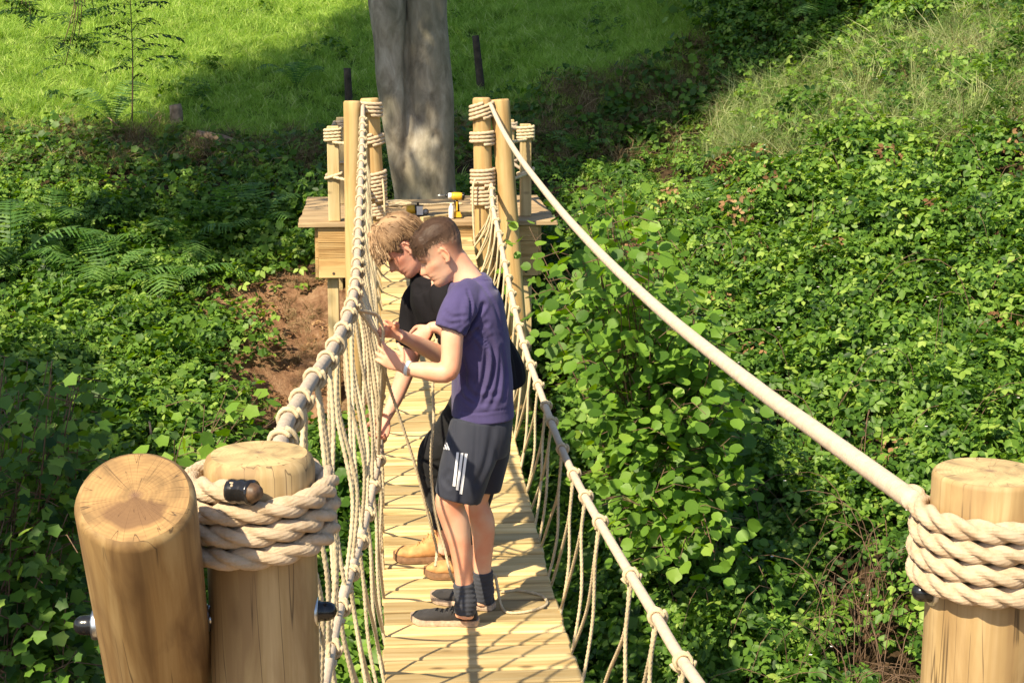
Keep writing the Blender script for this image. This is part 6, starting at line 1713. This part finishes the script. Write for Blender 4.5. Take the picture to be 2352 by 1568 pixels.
# ------------------------------------------------------------------ working ropes in the hands
def loose_rope(pts, r, label, sides=8):
    g_ = Geo(); rope(g_, [tuple(q) for q in pts], r, sides=sides)
    o = link('working_rope', g_.mesh('working_rope'), M['net']); return tag(o, label, 'rope')
Q = lambda px, py, Y: at(px, py, Y=Y)
loose_rope([Q(812, 706, 6.2), Q(822, 712, 6.25), Q(845, 717, 6.4), Q(862, 722, 6.5), Q(874, 735, 6.53), Q(880, 760, 6.55), Q(880, 800, 6.56), Q(884, 850, 6.62), Q(895, 890, 6.7), Q(915, 950, 6.75), Q(950, 1057, 6.8), Q(975, 1148, 6.85), Q(992, 1215, 6.9), Q(1003, 1262, 6.95), Q(1000, 1300, 6.9)],
           .0072, 'thin working rope running from the left hand rope through the near fist')
zw = lambda x, y: (x, y, float(walk(y)) + .009)
def W_(px, py): q = at(px, py, Z=-.78); return zw(q.x, q.y)
loose_rope([Q(1003, 778, 6.93), Q(1000, 820, 6.9), Q(994, 880, 6.86), Q(996, 960, 6.84), Q(990, 1057, 6.82), Q(996, 1155, 6.80), Q(1008, 1213, 6.80), Q(1022, 1262, 6.80), Q(1040, 1330, 6.80), W_(1070, 1352), W_(1110, 1345),
            Q(1134, 1318, 6.84), Q(1142, 1345, 6.8), W_(1152, 1388), W_(1172, 1404), W_(1225, 1398), W_(1256, 1382), W_(1240, 1362), W_(1190, 1352), W_(1150, 1356)],
           .0072, 'thin rope hanging from the black-shirted person\'s fist to a loop lying on the planks')
# a few strands gathered into the gripping hands
for k, (a_, b_) in enumerate((((6.3), (7.0)), ((6.6), (6.9)), ((6.9), (7.1)), ((7.2), (7.3)))):
    p_ = on(cHL, a_); q_ = on(cML, b_); h_ = np.array(Q(872 + 4 * k, 795 + 12 * k, 6.52 + .05 * k))
    strand([p_ + [.012, 0, -.02], p_ * .5 + h_ * .5 + [.01, 0, 0], h_, h_ * .4 + q_ * .6, q_ + [0, 0, .015]], far=False)

# ------------------------------------------------------------------ tools and oddments on the deck
def lathe(prof, c, axis, n=16):
    q = Vector(axis).normalized().to_track_quat('Z', 'Y').to_matrix(); th = np.arange(n) * 2 * np.pi / n
    V = [tuple(Vector(c) + q @ Vector((r_ * math.cos(a), r_ * math.sin(a), z_))) for r_, z_ in prof for a in th]
    F = [(k * n + i, k * n + (i + 1) % n, (k + 1) * n + (i + 1) % n, (k + 1) * n + i) for k in range(len(prof) - 1) for i in range(n)] + [tuple(range(n - 1, -1, -1)), tuple(range((len(prof) - 1) * n, len(prof) * n))]
    return V, F
def part(parent, name, VF, mat, smooth=True):
    g_ = Geo()
    for V, F in (VF if isinstance(VF, list) else [VF]): g_.add(V, F)
    return link(name, g_.mesh(name), mat, parent, smooth)
def bx(c, s, rot=None):
    V = np.array([(a, b, d) for a in (-.5, .5) for b in (-.5, .5) for d in (-.5, .5)]) * np.array(s)
    if rot is not None: V = V @ np.array(rot.to_matrix()).T
    return V + np.array(c), [(0, 1, 3, 2), (4, 6, 7, 5), (0, 4, 5, 1), (2, 3, 7, 6), (0, 2, 6, 4), (1, 5, 7, 3)]
dp = at(1048, 501, Z=0.0)                                # drill standing on its battery
X0, Y0 = dp.x, dp.y
dr = empty('cordless_drill', (X0, Y0, 0), 'yellow cordless drill standing on its battery on the far deck', 'drill')
part(dr, 'battery', [bx((X0, Y0, .022), (.085, .07, .030)), bx((X0, Y0, .046), (.07, .06, .02))], M['yellow'], False)
part(dr, 'battery_base', bx((X0, Y0, .005), (.09, .074, .010)), M['black_plastic'], False)
part(dr, 'handle', etube([(X0 + .012, Y0, .05, .017, .016), (X0 + .008, Y0, .10, .018, .016), (X0 - .004, Y0, .155, .020, .018)], SD, .01, 12), M['black_plastic'])
part(dr, 'handle_panel', bx((X0 + .004, Y0 - .016, .105), (.014, .006, .08)), M['yellow'], False)
part(dr, 'motor_housing', lathe([(.016, -.070), (.030, -.064), (.034, -.04), (.034, .01), (.030, .03)], (X0 - .008, Y0, .190), (-1, 0, .05)), M['yellow'])
part(dr, 'rear_cap', lathe([(.020, -.082), (.033, -.076), (.035, -.058)], (X0 - .008, Y0, .190), (-1, 0, .05)), M['black_plastic'])
part(dr, 'collar', lathe([(.028, .03), (.027, .055), (.020, .062)], (X0 - .008, Y0, .190), (-1, 0, .05)), M['white_plastic'])
part(dr, 'chuck', lathe([(.018, .060), (.017, .075), (.010, .085)], (X0 - .008, Y0, .190), (-1, 0, .05)), M['black_plastic'])
part(dr, 'bit', lathe([(.0055, .084), (.0055, .145), (.001, .150)], (X0 - .008, Y0, .190), (-1, 0, .05), 8), M['steel'])
wb = at(1034, 500, Y=Y0 - .045)
bt = empty('white_bottle', (X0 - .045, Y0 - .05, 0), 'small white tub standing against the yellow drill', 'bottle')
part(bt, 'bottle_body', lathe([(.022, .0), (.024, .01), (.022, .09), (.012, .115)], (X0 - .045, Y0 - .05, .001), (0, 0, 1)), M['white_plastic'])
part(bt, 'cap', lathe([(.011, .113), (.011, .128), (.008, .13)], (X0 - .045, Y0 - .05, .001), (0, 0, 1)), M['white_plastic'])
tp_ = at(955, 497, Z=0.0); X1, Y1 = tp_.x, tp_.y
rt = empty('trim_router', (X1, Y1, 0), 'yellow and black power tool lying on its side on the far deck', 'power tool')
part(rt, 'motor_housing', lathe([(.020, -.05), (.036, -.045), (.040, -.01), (.038, .03)], (X1 - .03, Y1, .060), (1, -.1, .1)), M['yellow'])
part(rt, 'collar_ring', lathe([(.042, .028), (.042, .040)], (X1 - .03, Y1, .060), (1, -.1, .1)), M['black_plastic'])
part(rt, 'base_block', bx((X1 + .035, Y1 - .01, .055), (.055, .06, .075)), M['white_plastic'], False)
part(rt, 'clamp_bar', [bx((X1 + .03, Y1 - .02, .097), (.075, .03, .010)), bx((X1 + .02, Y1, .012), (.10, .07, .016)), bx((X1 + .02, Y1, .112), (.02, .02, .022))], M['black_plastic'], False)
a = np.linspace(0, 2 * np.pi, 20); part(rt, 'front_ring', ring_tube(np.array([(X1 + .085 + .024 * math.cos(q), Y1 - .03, .042 + .024 * math.sin(q)) for q in a]), .0045, 6), M['black_plastic'])
part(rt, 'front_glass', lathe([(.021, 0), (.021, .006)], (X1 + .085, Y1 - .03, .042), (0, -1, 0)), M['glass_dark'])
part(rt, 'power_lead', etube([(X1 - .075, Y1, .02, .012, .014), (X1 - .13, Y1 + .02, .010, .009, .010)], SD, .01, 10), M['black_plastic'])
a_, b_ = at(968, 503, Z=0.02), at(1090, 488, Z=0.02)
me = box_mesh('timber_offcut', (b_ - a_).length, .045, .036, .002)
o = place('timber_offcut', me, ((a_.x + b_.x) / 2, (a_.y + b_.y) / 2, .0185), (0, 0, math.atan2(b_.y - a_.y, b_.x - a_.x)), None, M['squared']); tag(o, 'narrow timber batten lying between the yellow tools', 'batten')
def heap(c, r, n, label, rr=.008, zs=.03):
    pts = []; a = rnd.random() * 6
    for k in range(n):
        a += rnd.uniform(.5, 1.0); q = r * rnd.uniform(.55, 1.0)
        pts.append((c[0] + q * math.cos(a) * 1.2, c[1] + q * math.sin(a), .010 + zs * k / n + rnd.uniform(0, .012)))
    g_ = Geo(); rope(g_, pts, rr, sides=7, step=.012); o = link('rope_heap', g_.mesh('rope_heap'), M['net']); return tag(o, label, 'rope')
c_ = at(905, 480, Z=0); heap((c_.x, c_.y + .1), .14, 46, 'loose heap of thin rope on the deck left of the trunk')
c_ = at(822, 492, Z=0); heap((c_.x, c_.y + .1), .085, 26, 'small bundle of rope on the deck behind the left square post')
g_ = Geo(); rope(g_, [at(872, 470, Z=.012), at(905, 466, Z=.012), at(940, 468, Z=.012), at(985, 470, Z=.012), at(1030, 467, Z=.012), at(1062, 468, Z=.012)], .010, sides=8); tag(link('deck_rope', g_.mesh('deck_rope'), M['net']), 'straight rope lying across the deck at the foot of the trunk', 'rope')
# rope tails hanging on the inner posts
for pts, lb in (([Q(874, 398, 13.66), Q(880, 425, 13.60), Q(883, 470, 13.58), Q(884, 520, 13.58)], 'thin rope end hanging from the left bound post'),
                ([Q(1092, 410, 13.50), Q(1087, 425, 13.48), Q(1086, 470, 13.48), Q(1089, 540, 13.48), Q(1093, 580, 13.48)], 'thin rope end hanging from the right bound post')):
    g_ = Geo(); rope(g_, pts, .009, sides=7, twist=False, step=.04); tag(link('rope_tail', g_.mesh('rope_tail'), M['net']), lb, 'rope')
